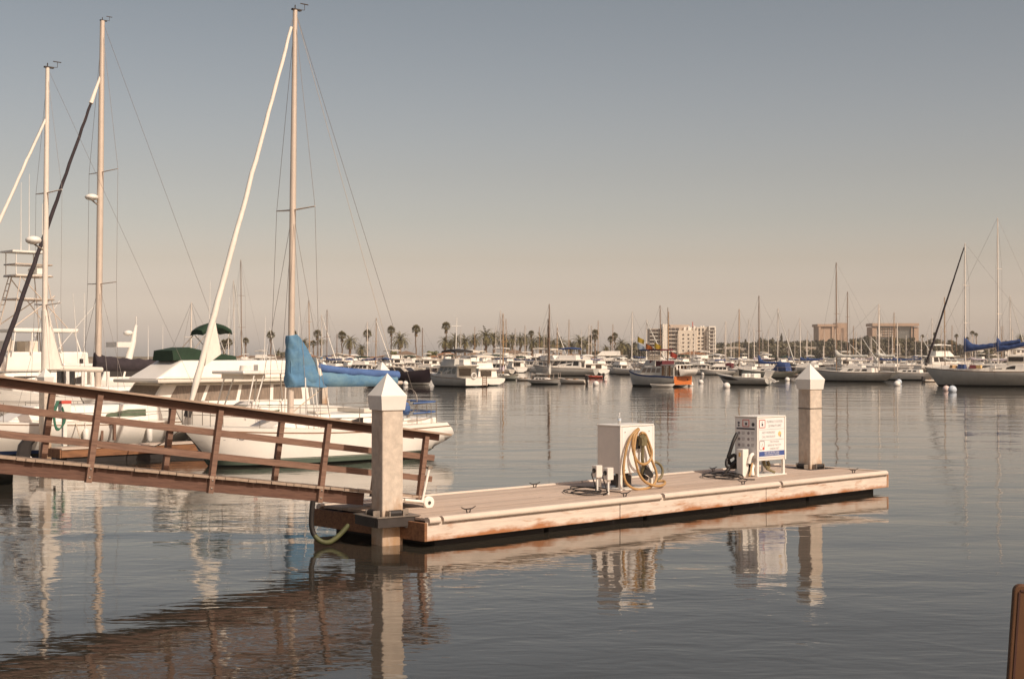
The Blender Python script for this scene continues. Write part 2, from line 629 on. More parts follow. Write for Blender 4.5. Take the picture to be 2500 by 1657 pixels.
def hill_z(x, y):
    # a low bluff behind the right-hand shore
    z = 0.0
    for cx, cy, sx, sy, h in ((190, 1050, 150, 170, 5), (330, 1150, 160, 200, 3), (80, 1250, 150, 200, 2), (480, 1100, 220, 200, 3)):
        z += h * math.exp(-((x - cx) / sx) ** 2 - ((y - cy) / sy) ** 2)
    return z + 1.4


hb = MB()
NX, NY = 60, 26
vs = []
for j in range(NY + 1):
    for i in range(NX + 1):
        x, y = -300 + 1300 * i / NX, 720 + 900 * j / NY
        e = min(1, i / 6, (NX - i) / 6, j / 3, (NY - j) / 3)
        vs.append((x, y, 1.3 + (hill_z(x, y) - 1.3) * max(0.0, e)))
hb.add(vs, [(j * (NX + 1) + i, j * (NX + 1) + i + 1, (j + 1) * (NX + 1) + i + 1, (j + 1) * (NX + 1) + i) for j in range(NY) for i in range(NX)], True)
struct(hb.build('hills', M['ground']))

# ------------------------------------------------------------------ floating dock
DZ = 0.48
A = at(1042.6, 1267, DZ)
B = at(2165, 1150.5, DZ)
U = Vector((B.x - A.x, B.y - A.y, 0))
DL = U.length
U.normalize()
V = Vector((-U.y, U.x, 0))
TH = math.atan2(U.y, U.x)
DW = 3.1


def dk(u, v, z=DZ):
    p = A + U * u + V * v
    return Vector((p.x, p.y, z))


def duv(p):
    q = Vector((p.x - A.x, p.y - A.y, 0))
    return q.dot(U), q.dot(V)


dock = thing('floating_dock', 'long low wooden floating dock with white rub rail carrying two cabinets', 'dock', (A.x, A.y, 0), TH)
fl = MB()
for k in range(5):
    fl.box((0.25 + (k + 0.5) * (DL - 0.5) / 5, DW / 2, -0.07), ((DL - 0.5) / 5 - 0.12, DW - 0.34, 0.44))
fl.build('float', M['dark'], dock)
fr = MB()
fr.box((DL / 2, DW / 2, 0.30), (DL - 0.12, DW - 0.12, 0.22))
fr.build('frame', M['dark'], dock)
rows = 20
pw = (DW - 0.22) / rows
seams = (0.06, 4.9, 9.6, DL - 0.06)
pmesh = {}
for i in range(rows):
    off = (0, 1.2, -0.9)[i % 3]
    cuts = [seams[0], seams[1] + off, seams[2] + off, seams[3]]
    for k in range(3):
        ln = cuts[k + 1] - cuts[k] - 0.006
        key = round(ln, 2)
        key = (key, rnd.randrange(4))
        if key not in pmesh:
            q = MB()
            q.box((0, 0, 0), (ln, pw - 0.016, 0.045))
            pmesh[key] = q.mesh('plank', M['deck%d' % key[1]])
        inst('plank', pmesh[key], dock, ((cuts[k] + cuts[k + 1]) / 2, 0.11 + (i + 0.5) * pw, DZ - 0.0225 + rnd.uniform(-0.002, 0.002)))
# fascia boards
for a0, a1 in ((0.0, 4.78), (4.80, 9.4), (9.42, DL)):
    q = MB()
    q.box(((a0 + a1) / 2, 0.03, DZ - 0.205 - 0.01), (a1 - a0, 0.06, 0.31))
    q.build('fascia_board', M['fascia'], dock, bevel=0.006)
    q = MB()
    q.box(((a0 + a1) / 2, DW - 0.03, DZ - 0.215), (a1 - a0, 0.06, 0.31))
    q.build('fascia_board', M['fascia'], dock)
for x, em_ in ((-0.031, 'fingerwood'), (DL + 0.031, 'fascia_end')):  # left end in darker wood, its shade put into the colour
    q = MB()
    q.box((x, DW / 2, DZ - 0.215), (0.058, DW + 0.02, 0.31))
    q.build('end_board', M[em_], dock, bevel=0.006)
# rub rail: white rounded strips on top edge
for a0, a1 in ((0.02, 0.27), (0.33, 5.96), (6.05, 9.86), (9.95, DL - 0.02)):
    q = MB()
    ring = lambda x: [(x, -0.035, DZ - 0.085), (x, -0.055, DZ - 0.05), (x, -0.045, DZ + 0.0), (x, 0.0, DZ + 0.028), (x, 0.075, DZ + 0.022), (x, 0.10, DZ - 0.01), (x, 0.06, DZ - 0.06)]
    q.loft([ring(a0), ring(a1)], True, True)
    q.build('rub_rail', M['rub'], dock)
for a0, a1 in ((0.02, 6.9), (6.96, DL - 0.02)):
    q = MB()
    ring = lambda x: [(x, DW + 0.035, DZ - 0.085), (x, DW + 0.05, DZ - 0.02), (x, DW, DZ + 0.028), (x, DW - 0.075, DZ + 0.022), (x, DW - 0.10, DZ - 0.02)]
    q.loft([ring(a0), ring(a1)], True, True)
    q.build('rub_rail', M['rub'], dock)
q = MB()
q.box((DL - 0.01, DW / 2, DZ + 0.008), (0.10, DW - 0.1, 0.03))
q.build('rub_rail', M['rub'], dock, bevel=0.01)


def cleat_mesh():
    q = MB()
    q.tube([(-0.17, 0, 0.105), (-0.08, 0, 0.070), (0.08, 0, 0.070), (0.17, 0, 0.105)], [0.007, 0.012, 0.012, 0.007], 8)
    q.cyl((-0.03, 0, 0), (-0.05, 0, 0.07), 0.012, 0.010, 8)
    q.cyl((0.03, 0, 0), (0.05, 0, 0.07), 0.012, 0.010, 8)
    return q.mesh('cleat', M['darksteel'])


cm = cleat_mesh()
for px, py in ((1150, 1252), (1535, 1213), (1832, 1184), (2084, 1154), (1273, 1186), (1740, 1150)):
    u, v = duv(at(px, py, DZ))
    inst('cleat', cm, dock, (u, min(max(v, 0.25), DW - 0.25), DZ), (0, 0, R(rnd.uniform(-8, 8))))

# ------------------------------------------------------------------ concrete piles with white caps
def pile(label, corner, rot, w, z_top, apex, base=-2.0, group='concrete piles with white pyramid caps', ring=None):
    cen = Vector((corner.x, corner.y, 0)) + Vector((math.cos(rot), math.sin(rot), 0)) * (w / 2) + Vector((-math.sin(rot), math.cos(rot), 0)) * (w / 2)
    t = thing('concrete_pile', label, 'pile', (cen.x, cen.y, 0), rot, group)
    q = MB()
    q.box((0, 0, (base + z_top) / 2), (w, w, z_top - base))
    q.build('shaft', M['concrete'], t, bevel=0.02)
    h = w / 2
    sh = z_top + (apex - z_top) * 0.36
    q = MB()
    rings = []
    for z, k in ((z_top - 0.03, h + 0.022), (sh, h + 0.05), (apex, 0.004)):
        rings.append([(-k, -k, z), (k, -k, z), (k, k, z), (-k, k, z)])
    q.loft(rings, True, False)
    q.build('cap', M['white'], t, bevel=0.006)
    if ring:
        q = MB()
        q.box((0, 0, ring), (w + 0.012, w + 0.012, 0.02))
        q.build('band', M['darksteel'], t)
    return t


p1c = at(933.6, 1333, 0)
pile_near = pile('tall concrete pile with white pyramid cap in front of gangway end', p1c, R(34), 0.40, 2.31, 2.90)
p2c = at(1978.5, 1145, DZ)
pile_far = pile('concrete pile with white cap rising through the far end of the dock', p2c, R(34), 0.40, 2.42, 3.0, ring=1.93)
# pile guides on the dock
for pl, nm in ((pile_near, 'near'), (pile_far, 'far')):
    u, v = duv(pl.location)
    g = MB()
    z = DZ + 0.01
    a = 0.36
    rz = R(34) - TH
    for sx, sy, lx, ly in ((0, -a, 2 * a + 0.08, 0.10), (0, a, 2 * a + 0.08, 0.10), (-a, 0, 0.10, 2 * a - 0.1), (a, 0, 0.10, 2 * a - 0.1)):
        cx, cy = sx * math.cos(rz) - sy * math.sin(rz), sx * math.sin(rz) + sy * math.cos(rz)
        hh = 0.16 if nm == 'near' else 0.03
        g.box((u + cx, v + cy, z - hh / 2 + 0.004), (lx, ly, hh), rz)
    g.build('pile_guide', M['darksteel'], dock, bevel=0.004)
    if nm == 'near':
        g = MB()
        for sx, sy, lx, ly in ((0, -a, 2 * a + 0.12, 0.13), (0, a, 2 * a + 0.12, 0.13), (-a, 0, 0.13, 2 * a - 0.13), (a, 0, 0.13, 2 * a - 0.13)):
            cx, cy = sx * math.cos(rz) - sy * math.sin(rz), sx * math.sin(rz) + sy * math.cos(rz)
            g.box((u + cx, v + cy, z + 0.013), (lx, ly, 0.014), rz)
        g.build('guide_plate', M['steel'], dock)
    for ang in (0, 90, 180, 270):
        aa = R(ang) + rz
        c = (u + math.cos(aa) * 0.275, v + math.sin(aa) * 0.275)
        tx, ty = -math.sin(aa), math.cos(aa)
        q = MB()
        q.cyl((c[0] - tx * 0.11, c[1] - ty * 0.11, z + 0.06), (c[0] + tx * 0.11, c[1] + ty * 0.11, z + 0.06), 0.055, None, 12)
        q.build('guide_roller', M['black'], dock)
        q = MB()
        for s in (-1, 1):
            q.box((c[0] + tx * 0.13 * s, c[1] + ty * 0.13 * s, z + 0.05), (0.13, 0.02, 0.11), aa)
        q.build('roller_bracket', M['steel'], dock)
if True:
    u, v = duv(pile_near.location)
    q = MB()
    q.bar((u + 0.3, v + 0.35, DZ - 0.09), (0.0, v + 0.3, DZ - 0.09), 0.1, 0.16)
    q.bar((u + 0.1, v - 0.42, DZ - 0.09), (0.0, v - 0.30, DZ - 0.09), 0.1, 0.16)
    q.build('guide_arm', M['darksteel'], dock)

# ------------------------------------------------------------------ gangway
GA = R(38.0)
gu = Vector((math.cos(GA), math.sin(GA), 0))
SL = math.atan(0.139)
g0 = atd(1021, 1200, 25.6)
gw = thing('gangway', 'sloping brown wooden gangway with three-rail sides coming down to the dock', 'gangway', (g0.x, g0.y, 0.69), (0, -SL, GA + PI))
GLEN = 11.6
GWD = 0.80
# local: x up the slope to the left, y towards the viewer; near side y=0, far side y=-GWD
for y in (-0.04, -GWD + 0.04):
    q = MB()
    q.box((0.62 + (GLEN - 0.62) / 2 + 0.35, y, -0.155), (GLEN - 0.95, 0.075, 0.215))
    q.build('stringer', M['brown'], gw, bevel=0.004)
q = MB()
for k in range(6):
    q.box((1.2 + k * 2.0, -GWD / 2, -0.15), (0.06, GWD - 0.16, 0.14))
q.build('cross_beam', M['brown'], gw)
tm = []
for k in range(3):
    q = MB()
    q.box((0, 0, 0), (0.136, GWD + 0.16, 0.042))
    tm.append(q.mesh('tread', M['plank']))
x = -0.25
i = 0
while x < GLEN - 0.1:
    inst('tread', tm[i % 3], gw, (x + 0.07, -GWD / 2 + rnd.uniform(-0.012, 0.012), -0.021 + rnd.uniform(-0.003, 0.003)), (0, 0, rnd.uniform(-.006, .006)))
    x += 0.1425
    i += 1
HR = 1.13
for y, side in ((0.04, 1), (-GWD - 0.04, -1)):
    q = MB()
    q.box((GLEN / 2 - 0.40, y + 0.0 * side, HR + 0.02), (GLEN + 0.15, 0.235, 0.036))
    q.build('handrail_cap', M['cap_wood'], gw, bevel=0.004)
    q = MB()
    q.box((GLEN / 2 - 0.36, y - 0.035 * side, HR - 0.056), (GLEN - 0.12, 0.045, 0.115))
    q.build('handrail', M['brown'], gw, bevel=0.003)
    yr = y - side * 0.075
    for z in (0.70, 0.315):
        q = MB()
        q.box((GLEN / 2 - 0.30, yr, z), (GLEN - 0.05, 0.045, 0.105))
        q.build('rail', M['rail'], gw, bevel=0.003)
    for k in range(6):
        xp = k * 2.05 + (0.0 if side > 0 else 0.42)
        zb = -0.28 if k else -0.12
        q = MB()
        q.box((xp, y, (HR - 0.06 + zb) / 2), (0.092, 0.09, HR - 0.06 - zb))
        po = q.build('post', M['rail'], gw, bevel=0.004)
        if side > 0 and k:
            q = MB()
            for z in (-0.07, -0.20):
                q.ball((xp, y + 0.048, z), 0.019, 8, 5, (1, 0.5, 1))
            q.build('bolt', M['steel'], po)
# landing wheels and white pipe strut
q = MB()
q.cyl((-0.15, 0.10, -0.105), (-0.15, -GWD - 0.1, -0.105), 0.025, None, 8)
q.bar((0.5, 0.03, -0.11), (-0.2, 0.05, -0.11), 0.05, 0.07)
q.build('axle', M['white'], gw)
for y in (0.13, -GWD - 0.13):
    q = MB()
    n = 18
    rings = []
    for yy, r in ((-0.03, 0.075), (-0.035, 0.10), (-0.02, 0.115), (0.02, 0.115), (0.035, 0.10), (0.03, 0.075)):
        rings.append([(-0.15 + r * math.cos(2 * PI * k / n), y + yy, -0.105 + r * math.sin(2 * PI * k / n)) for k in range(n)])
    q.loft(rings, True)
    wh = q.build('wheel', M['white'], gw)
    q = MB()
    q.cyl((-0.15, y - 0.045, -0.105), (-0.15, y + 0.045, -0.105), 0.03, None, 10)
    q.build('hub', M['darksteel'], wh)
q = MB()
q.cyl((-0.02, 0.115, -0.12), (-0.10, 0.10, 0.50), 0.024, None, 10)
q.cyl((-0.02, 0.115, -0.10), (0.35, 0.10, -0.10), 0.028, None, 10)
q.build('white_pipe', M['white'], gw)
q = MB()
q.box((-0.105, 0.10, 0.52), (0.09, 0.07, 0.05))
q.cyl((-0.17, 0.10, 0.53), (-0.03, 0.10, 0.53), 0.016, None, 8)
q.build('pipe_clamp', M['steel'], gw)

# hose hanging under the gangway
hp = [atd(764, 1222, 23.9), atd(761, 1255, 23.9), atd(761, 1285, 23.9), atd(768, 1306, 23.9), atd(785, 1321, 23.9), atd(806, 1322, 24.0), atd(830, 1304, 24.2), atd(850, 1282, 24.4)]
hose = thing('hanging_hose', 'green and black hose drooping in a U under the gangway end', 'hose', hp[3])
o_ = hose.location.copy()
sp = [p - o_ for p in spline(hp, 5)]
q = MB()
q.tube(sp[:16], 0.045, 10)
q.build('black_sleeve', M['black'], hose)
q = MB()
q.tube(sp[15:], 0.043, 10)
q.build('green_section', M['algae'], hose)

# ------------------------------------------------------------------ pump cabinets on the dock
def cabinet(label, corner, L, D, H, leg, name):
    t = thing(name, label, 'pump', (corner.x, corner.y, DZ), TH)
    q = MB()
    q.box((L / 2, D / 2, leg + (H - leg - 0.03) / 2), (L, D, H - leg - 0.03))
    q.build('body', M['cabinet'], t, bevel=0.012)
    q = MB()
    q.box((L / 2, D / 2, H - 0.012), (L + 0.03, D + 0.03, 0.03))
    q.build('lid', M['white'], t, bevel=0.006)
    for x in (0.03, L - 0.03):
        for y in (0.03, D - 0.03):
            q = MB()
            q.box((x, y, leg / 2 + 0.02), (0.06, 0.06, leg + 0.04))
            q.build('leg', M['white'], t, bevel=0.004)
    q = MB()
    q.box((L / 2, D / 2, 0.012), (L + 0.06, D + 0.06, 0.022))
    q.build('base_plate', M['white'], t)
    for x in (-0.002, L + 0.002):
        q = MB()
        q.bar((x, -0.004, leg), (x, -0.004, H - 0.03), 0.05, 0.03, (0, 1, 0))
        q.build('corner_trim', M['white'], t)
    return t


c1 = at(1515, 1196.5, DZ)
L1, D1, H1 = 1.0, 0.64, 1.31
pump1 = cabinet('cream pump cabinet hung with looped tan hose', c1, L1, D1, H1, 0.33, 'pump_cabinet')
q = MB()
q.box((L1 / 2, -0.012, 0.33 + 0.475), (L1 - 0.06, 0.02, 0.93))
q.build('front_panel', M['signwhite'], pump1, bevel=0.004)
q = MB()
for fx, fz in ((0.11, 1.17), (0.85, 1.17), (0.11, 0.4), (0.85, 0.4)):
    q.cyl((fx, -0.03, fz), (fx, -0.018, fz), 0.012, None, 8)
q.build('screw', M['steel'], pump1)


def f1(zx, zy, y):
    return ((zx + 500 * y - 935) / 495.0, y, (1305 - zy + (zx - 935) * 0.035) / 729.0)


hk = MB()
hk.cyl(f1(1250, 520, -0.02), f1(1250, 520, -0.18), 0.05, None, 14)
hk.box(f1(1250, 600, -0.10), (0.16, 0.16, 0.20))
hk.build('hose_hook', M['olive'], pump1)
hk = MB()
hk.box(f1(1195, 640, -0.045), (0.10, 0.05, 0.20))
hk.build('switch', M['black'], pump1)
loops = [
    [(1200, 415, -.10), (1140, 450, -.14), (1075, 540, -.13), (1010, 720, -.12), (975, 950, -.12), (985, 1120, -.13), (1040, 1225, -.15), (1150, 1295, -.19), (1300, 1305, -.22), (1420, 1265, -.2), (1472, 1180, -.17), (1465, 1070, -.15), (1420, 950, -.14), (1385, 850, -.14), (1340, 700, -.13), (1310, 560, -.13), (1260, 475, -.15), (1215, 500, -.14)],
    [(1205, 425, -.16), (1130, 500, -.18), (1105, 650, -.17), (1135, 800, -.17), (1190, 900, -.18), (1280, 945, -.2), (1365, 900, -.19), (1400, 800, -.17), (1375, 690, -.16), (1335, 580, -.16), (1290, 490, -.17), (1230, 480, -.17)],
    [(1190, 440, -.12), (1150, 560, -.15), (1130, 760, -.2), (1165, 950, -.2), (1210, 1090, -.2), (1290, 1200, -.22), (1400, 1262, -.26), (1500, 1285, -.3), (1590, 1275, -.22), (1600, 1245, -.1), (1500, 1240, 0.0)],
    [(1270, 520, -.17), (1265, 700, -.13), (1258, 860, -.12), (1270, 960, -.10), (1260, 1100, -.06)]]
hose1 = thing('tan_hose', 'long tan hose looped over the hook of the cream pump cabinet', 'hose', pump1.location, TH)
for k, lp in enumerate(loops):
    q = MB()
    q.tube(spline([f1(*p) for p in lp], 5), 0.027 if k < 3 else 0.035, 10)
    q.build('hose_loop', M['tan'] if k < 3 else M['olive'], hose1)
q = MB()
q.tube(spline([f1(1440, 955, .1), f1(1500, 965, .08), f1(1560, 1020, .05), f1(1585, 1100, .02), f1(1560, 1180, 0), f1(1490, 1235, 0)], 5), 0.027, 10)
q.build('suction_hose', M['olive'], pump1)
q = MB()
q.tube([f1(1280, 950, -.1), f1(1330, 1030, -.12), f1(1400, 1110, -.12)], [0.025, 0.05, 0.035], 8)
q.bar(f1(1290, 1050, -.14), f1(1410, 1140, -.14), 0.04, 0.08)
q.build('nozzle', M['black'], pump1)
q = MB()
q.cyl(f1(1240, 1110, 0.1), f1(1330, 1170, -0.1), 0.045, None, 10)
q.cyl((0.25, 0.3, 0.02), (0.25, 0.3, 0.36), 0.05, None, 10)
q.cyl((0.5, 0.3, 0.02), (0.5, 0.3, 0.36), 0.05, None, 10)
q.box((0.4, 0.35, 0.16), (0.35, 0.25, 0.2))
q.build('pump_pipes', M['darksteel'], pump1)
# bottle on top
bt = pump1.location + U * 0.30 + V * 0.30
bottle = thing('plastic_bottle', 'clear plastic bottle standing on top of the cream pump cabinet', 'bottle', (bt.x, bt.y, DZ + H1 + 0.005))
q = MB()
q.tube([(0, 0, 0), (0, 0, 0.02), (0, 0, 0.13), (0, 0, 0.17), (0, 0, 0.205)], [0.034, 0.037, 0.037, 0.025, 0.014], 12)
q.build('body', M['clear'], bottle)
q = MB()
q.cyl((0, 0, 0.205), (0, 0, 0.228), 0.016, None, 10)
q.build('cap', M['signwhite'], bottle)
q = MB()
q.cyl((0, 0, 0.07), (0, 0, 0.12), 0.0378, None, 12)
q.build('paper_label', M['buoyblue'], bottle)

# outlet boxes on posts
for k, (px, py, lab) in enumerate(((1458, 1200, 'left of two small electrical outlet boxes on posts beside the cream pump cabinet'),
                                   (1485, 1207, 'right of two small electrical outlet boxes on posts, nearest the cream pump cabinet front'))):
    p = at(px, py, DZ)
    t = thing('outlet_post', lab, 'outlet', p, TH, 'outlet posts beside the cabinet')
    q = MB()
    q.cyl((0, 0, 0), (0, 0, 0.30), 0.022, None, 8)
    q.build('post', M['white'], t)
    q = MB()
    q.box((0, 0, 0.41), (0.17, 0.13, 0.24))
    q.build('box', M['cabinet'], t, bevel=0.008)
    q = MB()
    q.cyl((-0.085, 0, 0.43), (-0.10, 0, 0.43), 0.045, None, 12)
    q.build('socket', M['black'], t)
    q = MB()
    q.tube(spline([(-0.10, 0, 0.42), (-0.16, 0, 0.36), (-0.12, -0.03, 0.2), (-0.08, -0.04, 0.05), (-0.2, -0.05, 0.015)], 5), 0.012, 6)
    q.build('plug_cord', M['black'], t)


def coil(name, label, p, loops_, rx, ry, seed, m, r=0.014, tail=None):
    rr = random.Random(seed)
    t = thing(name, label, 'cord', p, TH - R(40))
    q = MB()
    pts = []
    n = 14
    for k in range(loops_ * n):
        a = 2 * PI * k / n
        e = 1 + 0.30 * math.sin(k * 0.37 + seed) + 0.15 * math.sin(k * .11) + rr.uniform(-.06, .06)
        pts.append((rx * e * math.cos(a) + 0.10 * math.sin(k * .21), ry * e * math.sin(a), 0.014 + 0.012 * (k / n) + 0.05 * max(0, math.sin(k * .33 + seed)) ** 2))
    if tail:
        pts += tail
    q.tube(spline(pts, 3), r, 6)
    q.build('cable', m, t)
    return t


p = at(1422, 1203, DZ)
coil('power_cord', 'dark power cord lying in loose loops beside the cream pump cabinet', p, 3, 0.34, 0.50, 3, M['black'], 0.012,
     [(0.5, 0.2, 0.02), (0.75, -0.05, 0.02)])

# pumpout station with signs
c2 = at(1849, 1163.5, DZ)
L2, D2, H2 = 1.045, 0.625, 1.35
pump2 = cabinet('grey pumpout station cabinet covered in white instruction signs', c2, L2, D2, H2, 0.35, 'pumpout_station')
q = MB()
q.box((L2 / 2, -0.010, 0.86), (L2 - 0.08, 0.014, 0.88))
sgn = q.build('front_sign', M['signwhite'], pump2)
ROT = (R(90), 0, 0)


def f2(zx, zy):
    # face coordinates from the photograph's proportions
    return (zx - 605) / 540.0 * 0.98 + 0.03, (1425 - zy + (zx - 605) * 0.09) / 949.0


def plate(par, x0, x1, z0, z1, y, m, name):
    q = MB()
    q.box(((x0 + x1) / 2, y, (z0 + z1) / 2), (x1 - x0, 0.004, z1 - z0))
    return q.build(name, m, par)


def frame_icon(par, x, z, w, h, y, m, name='icon', inner=None):
    q = MB()
    t = 0.014
    for cx, cz, sx, sz in ((x, z + h / 2, w, t), (x, z - h / 2, w, t), (x - w / 2, z, t, h), (x + w / 2, z, t, h)):
        q.box((cx, y, cz), (sx, 0.004, sz))
    o = q.build(name, m, par)
    return o


frame_icon(sgn, 0.16, 1.185, 0.21, 0.17, -0.021, M['signred'], 'pump_emblem')
q = MB()
q.cyl((0.165, -0.018, 1.165), (0.165, -0.022, 1.165), 0.028, None, 12)
q.bar((0.14, -0.02, 1.20), (0.165, -0.02, 1.23), 0.012, 0.004)
q.build('pump_emblem', M['signdark'], sgn)
text('PUMPOUT STATION', 0.082, M['signtext'], sgn, (0.635, -0.019, 1.22), ROT, sx=0.80)
text('20 MINUTE LIMIT', 0.082, M['signtext'], sgn, (0.635, -0.019, 1.125), ROT, sx=0.80)
plate(sgn, 0.06, 0.98, 1.052, 1.058, -0.019, M['signtext'], 'divider')
text('NOT WORKING?', 0.075, M['signtext'], sgn, (0.40, -0.019, 0.98), ROT, sx=0.85)
text('CALL 949-270-8159', 0.075, M['signtext'], sgn, (0.40, -0.019, 0.885), ROT, sx=0.80)
q = MB()
q.cyl((0.82, -0.018, 0.94), (0.82, -0.022, 0.94), 0.058, None, 16)
q.build('round_emblem', M['signyel'], sgn)
q = MB()
q.bar((0.84, -0.024, 0.93), (0.85, -0.024, 0.87), 0.03, 0.004, (0, 1, 0))
q.build('round_emblem', M['signtext'], sgn)
plate(sgn, 0.06, 0.98, 0.815, 0.821, -0.019, M['signtext'], 'divider')
frame_icon(sgn, 0.15, 0.70, 0.17, 0.19, -0.020, M['signtext'], 'gauge_emblem')
q = MB()
q.bar((0.14, -0.02, 0.66), (0.17, -0.02, 0.74), 0.012, 0.004, (0, 1, 0))
q.build('gauge_emblem', M['signtext'], sgn)
q = MB()
q.cyl((0.205, -0.018, 0.63), (0.205, -0.023, 0.63), 0.032, None, 14)
q.build('gauge_emblem', M['signred'], sgn)
for k, s_ in enumerate(('THIS STATION', 'SERVED BY THE CITY', 'HARBOR DEPT')):
    text(s_, 0.066, M['signtext'], sgn, (0.62, -0.019, 0.765 - k * 0.078), ROT, sx=0.82)
bl = plate(sgn, 0.045, 1.00, 0.452, 0.560, -0.020, M['signblue'], 'blue_band')
text('KEEP OUR WATERS CLEAN', 0.052, M['signwhite'], sgn, (0.52, -0.0235, 0.530), ROT, sx=0.88)
text('USE A PUMPOUT STATION', 0.052, M['signwhite'], sgn, (0.52, -0.0235, 0.482), ROT, sx=0.88)
# left side sign (faces -x local)
q = MB()
q.box((-0.008, D2 / 2, 0.86), (0.010, D2 - 0.05, 0.90))
sg2 = q.build('side_sign', M['signwhite'], pump2)
RO2 = (R(90), 0, R(-90))


def sd(y):
    return D2 - y       # left-to-right as seen


def disc(par, y, z, r, m, name):
    q = MB()
    q.cyl((-0.013, sd(y), z), (-0.017, sd(y), z), r, None, 16)
    return q.build(name, m, par)


q = MB()
for cy, cz, sy, sz in ((0.32, 1.27, 0.17, .014), (0.32, 1.12, 0.17, .014), (0.235, 1.195, .014, 0.15), (0.405, 1.195, .014, 0.15)):
    q.box((-0.016, sd(cy), cz), (0.005, sy, sz))
q.build('pump_emblem', M['signred'], sg2)
disc(sg2, 0.325, 1.18, 0.03, M['signdark'], 'pump_emblem')
disc(sg2, 0.12, 1.20, 0.028, M['signdark'], 'button')
disc(sg2, 0.12, 1.14, 0.024, M['signdark'], 'button')
disc(sg2, 0.52, 1.17, 0.042, M['signdark'], 'dial')
q = MB()
q.box((-0.016, D2 / 2, 1.07), (0.005, D2 - 0.12, 0.035))
q.build('dark_strip', M['signdark'], sg2)
for r_ in range(4):
    for c_ in range(2):
        if r_ == 3 and c_ == 1:
            continue
        yy, zz = 0.13 + 0.26 * c_, 0.97 - 0.135 * r_
        disc(sg2, yy, zz, 0.034, M['signtext'], 'step_emblem')
        q = MB()
        for k in range(3):
            q.box((-0.0155, sd(yy + 0.115), zz + 0.028 - k * 0.026), (0.004, 0.085 - 0.015 * (k == 2), 0.009))
        q.build('step_lines', M['signtext'], sg2)
q = MB()
q.cyl((0.35, 0.3, 0.02), (0.35, 0.3, 0.36), 0.045, None, 10)
q.cyl((0.28, 0.2, 0.02), (0.28, 0.2, 0.36), 0.03, None, 10)
q.build('stand_pipe', M['darksteel'], pump2)
q = MB()
q.tube(spline([(0.58, 0.25, 0.36), (0.56, 0.22, 0.25), (0.64, 0.2, 0.16), (0.74, 0.22, 0.20), (0.72, 0.25, 0.30)], 5), 0.04, 8)
q.tube(spline([(0.62, 0.2, 0.14), (0.75, 0.15, 0.08), (0.82, 0.12, 0.05)], 4), 0.03, 8)
q.build('waste_pipe', M['olive'], pump2)
q = MB()
q.box((0.12, 0.28, 0.14), (0.22, 0.30, 0.24))
q.build('motor', M['black'], pump2)
# black hose on the left side of the pumpout station
hb_ = thing('black_hose', 'black suction hose sagging down the left side of the pumpout station to a heap', 'hose', at(1775, 1150, DZ))
lo = hb_.location
q = MB()
pts = [atd(1799, 1058, 32.4), atd(1790, 1078, 32.3), atd(1783, 1100, 32.3), atd(1778, 1118, 32.3), atd(1792, 1110, 32.2), atd(1797, 1122, 32.2), atd(1784, 1132, 32.3), atd(1776, 1120, 32.3), atd(1775, 1138, 32.2), atd(1795, 1140, 32.2), atd(1800, 1126, 32.1), atd(1780, 1143, 32.2), at(1770, 1158, DZ + .05), at(1800, 1160, DZ + .04), at(1790, 1163, DZ + .04)]
q.tube(spline([p - lo for p in pts], 5), 0.04, 8)
q.build('hose', M['black'], hb_)
# white service pedestal
pw_ = at(1813, 1163, DZ)
ped = thing('service_pedestal', 'white service pedestal with coiled white hose beside the pumpout station', 'pedestal', pw_, TH)
q = MB()
q.box((0, 0, 0.31), (0.21, 0.18, 0.62))
q.build('cabinet', M['white'], ped, bevel=0.012)
q = MB()
q.box((-0.108, 0.0, 0.5), (0.008, 0.05, 0.09))
q.build('switch', M['signyel'], ped)
hw = thing('white_hose', 'short white hose curled over the white service pedestal', 'hose', pw_, TH)
q = MB()
q.tube(spline([(0.05, -0.13, 0.30), (0.10, -0.15, 0.46), (0.18, -0.16, 0.50), (0.26, -0.16, 0.44), (0.27, -0.15, 0.34), (0.20, -0.14, 0.30)], 6), 0.042, 10)
q.tube(spline([(0.22, -0.13, 0.28), (0.12, -0.17, 0.16), (0.10, -0.2, 0.03)], 6), 0.05, 10)
q.build('hose', M['white'], hw)
q = MB()
q.tube(spline([(0.15, -0.15, 0.30), (0.06, -0.19, 0.16), (-0.05, -0.22, 0.03)], 6), 0.022, 8)
q.tube(spline([(0.22, -0.12, 0.26), (0.2, -0.16, 0.14), (0.16, -0.2, 0.03)], 6), 0.018, 8)
q.build('cord', M['tan'], hw)
p = at(1760, 1166, DZ)
coil('dock_line', 'dark cable lying in loose loops beside the pumpout station', p, 4, 0.30, 0.55, 9, M['black'], 0.012, [(0.4, -0.5, 0.02), (0.6, -0.7, 0.02)])

# brown sign at lower right, near the viewer
s0 = atd(2476, 1432, 6.0)
sg = thing('brown_sign', 'brown sign board with rounded corner at the lower right edge', 'sign', (s0.x + 0.26 - s0.z * math.tan(R(4)), s0.y, 0), (0, 0, R(-6)))
q = MB()


def rrect(w, h, r, cz, n=5):
    pts = []
    for cx, cy, a0 in ((w - r, h - r, 0), (-w + r, h - r, 90), (-w + r, -h + r, 180), (w - r, -h + r, 270)):
        for k in range(n + 1):
            a = R(a0 + 90 * k / n)
            pts.append((cx + r * math.cos(a), cz + cy + r * math.sin(a)))
    return pts


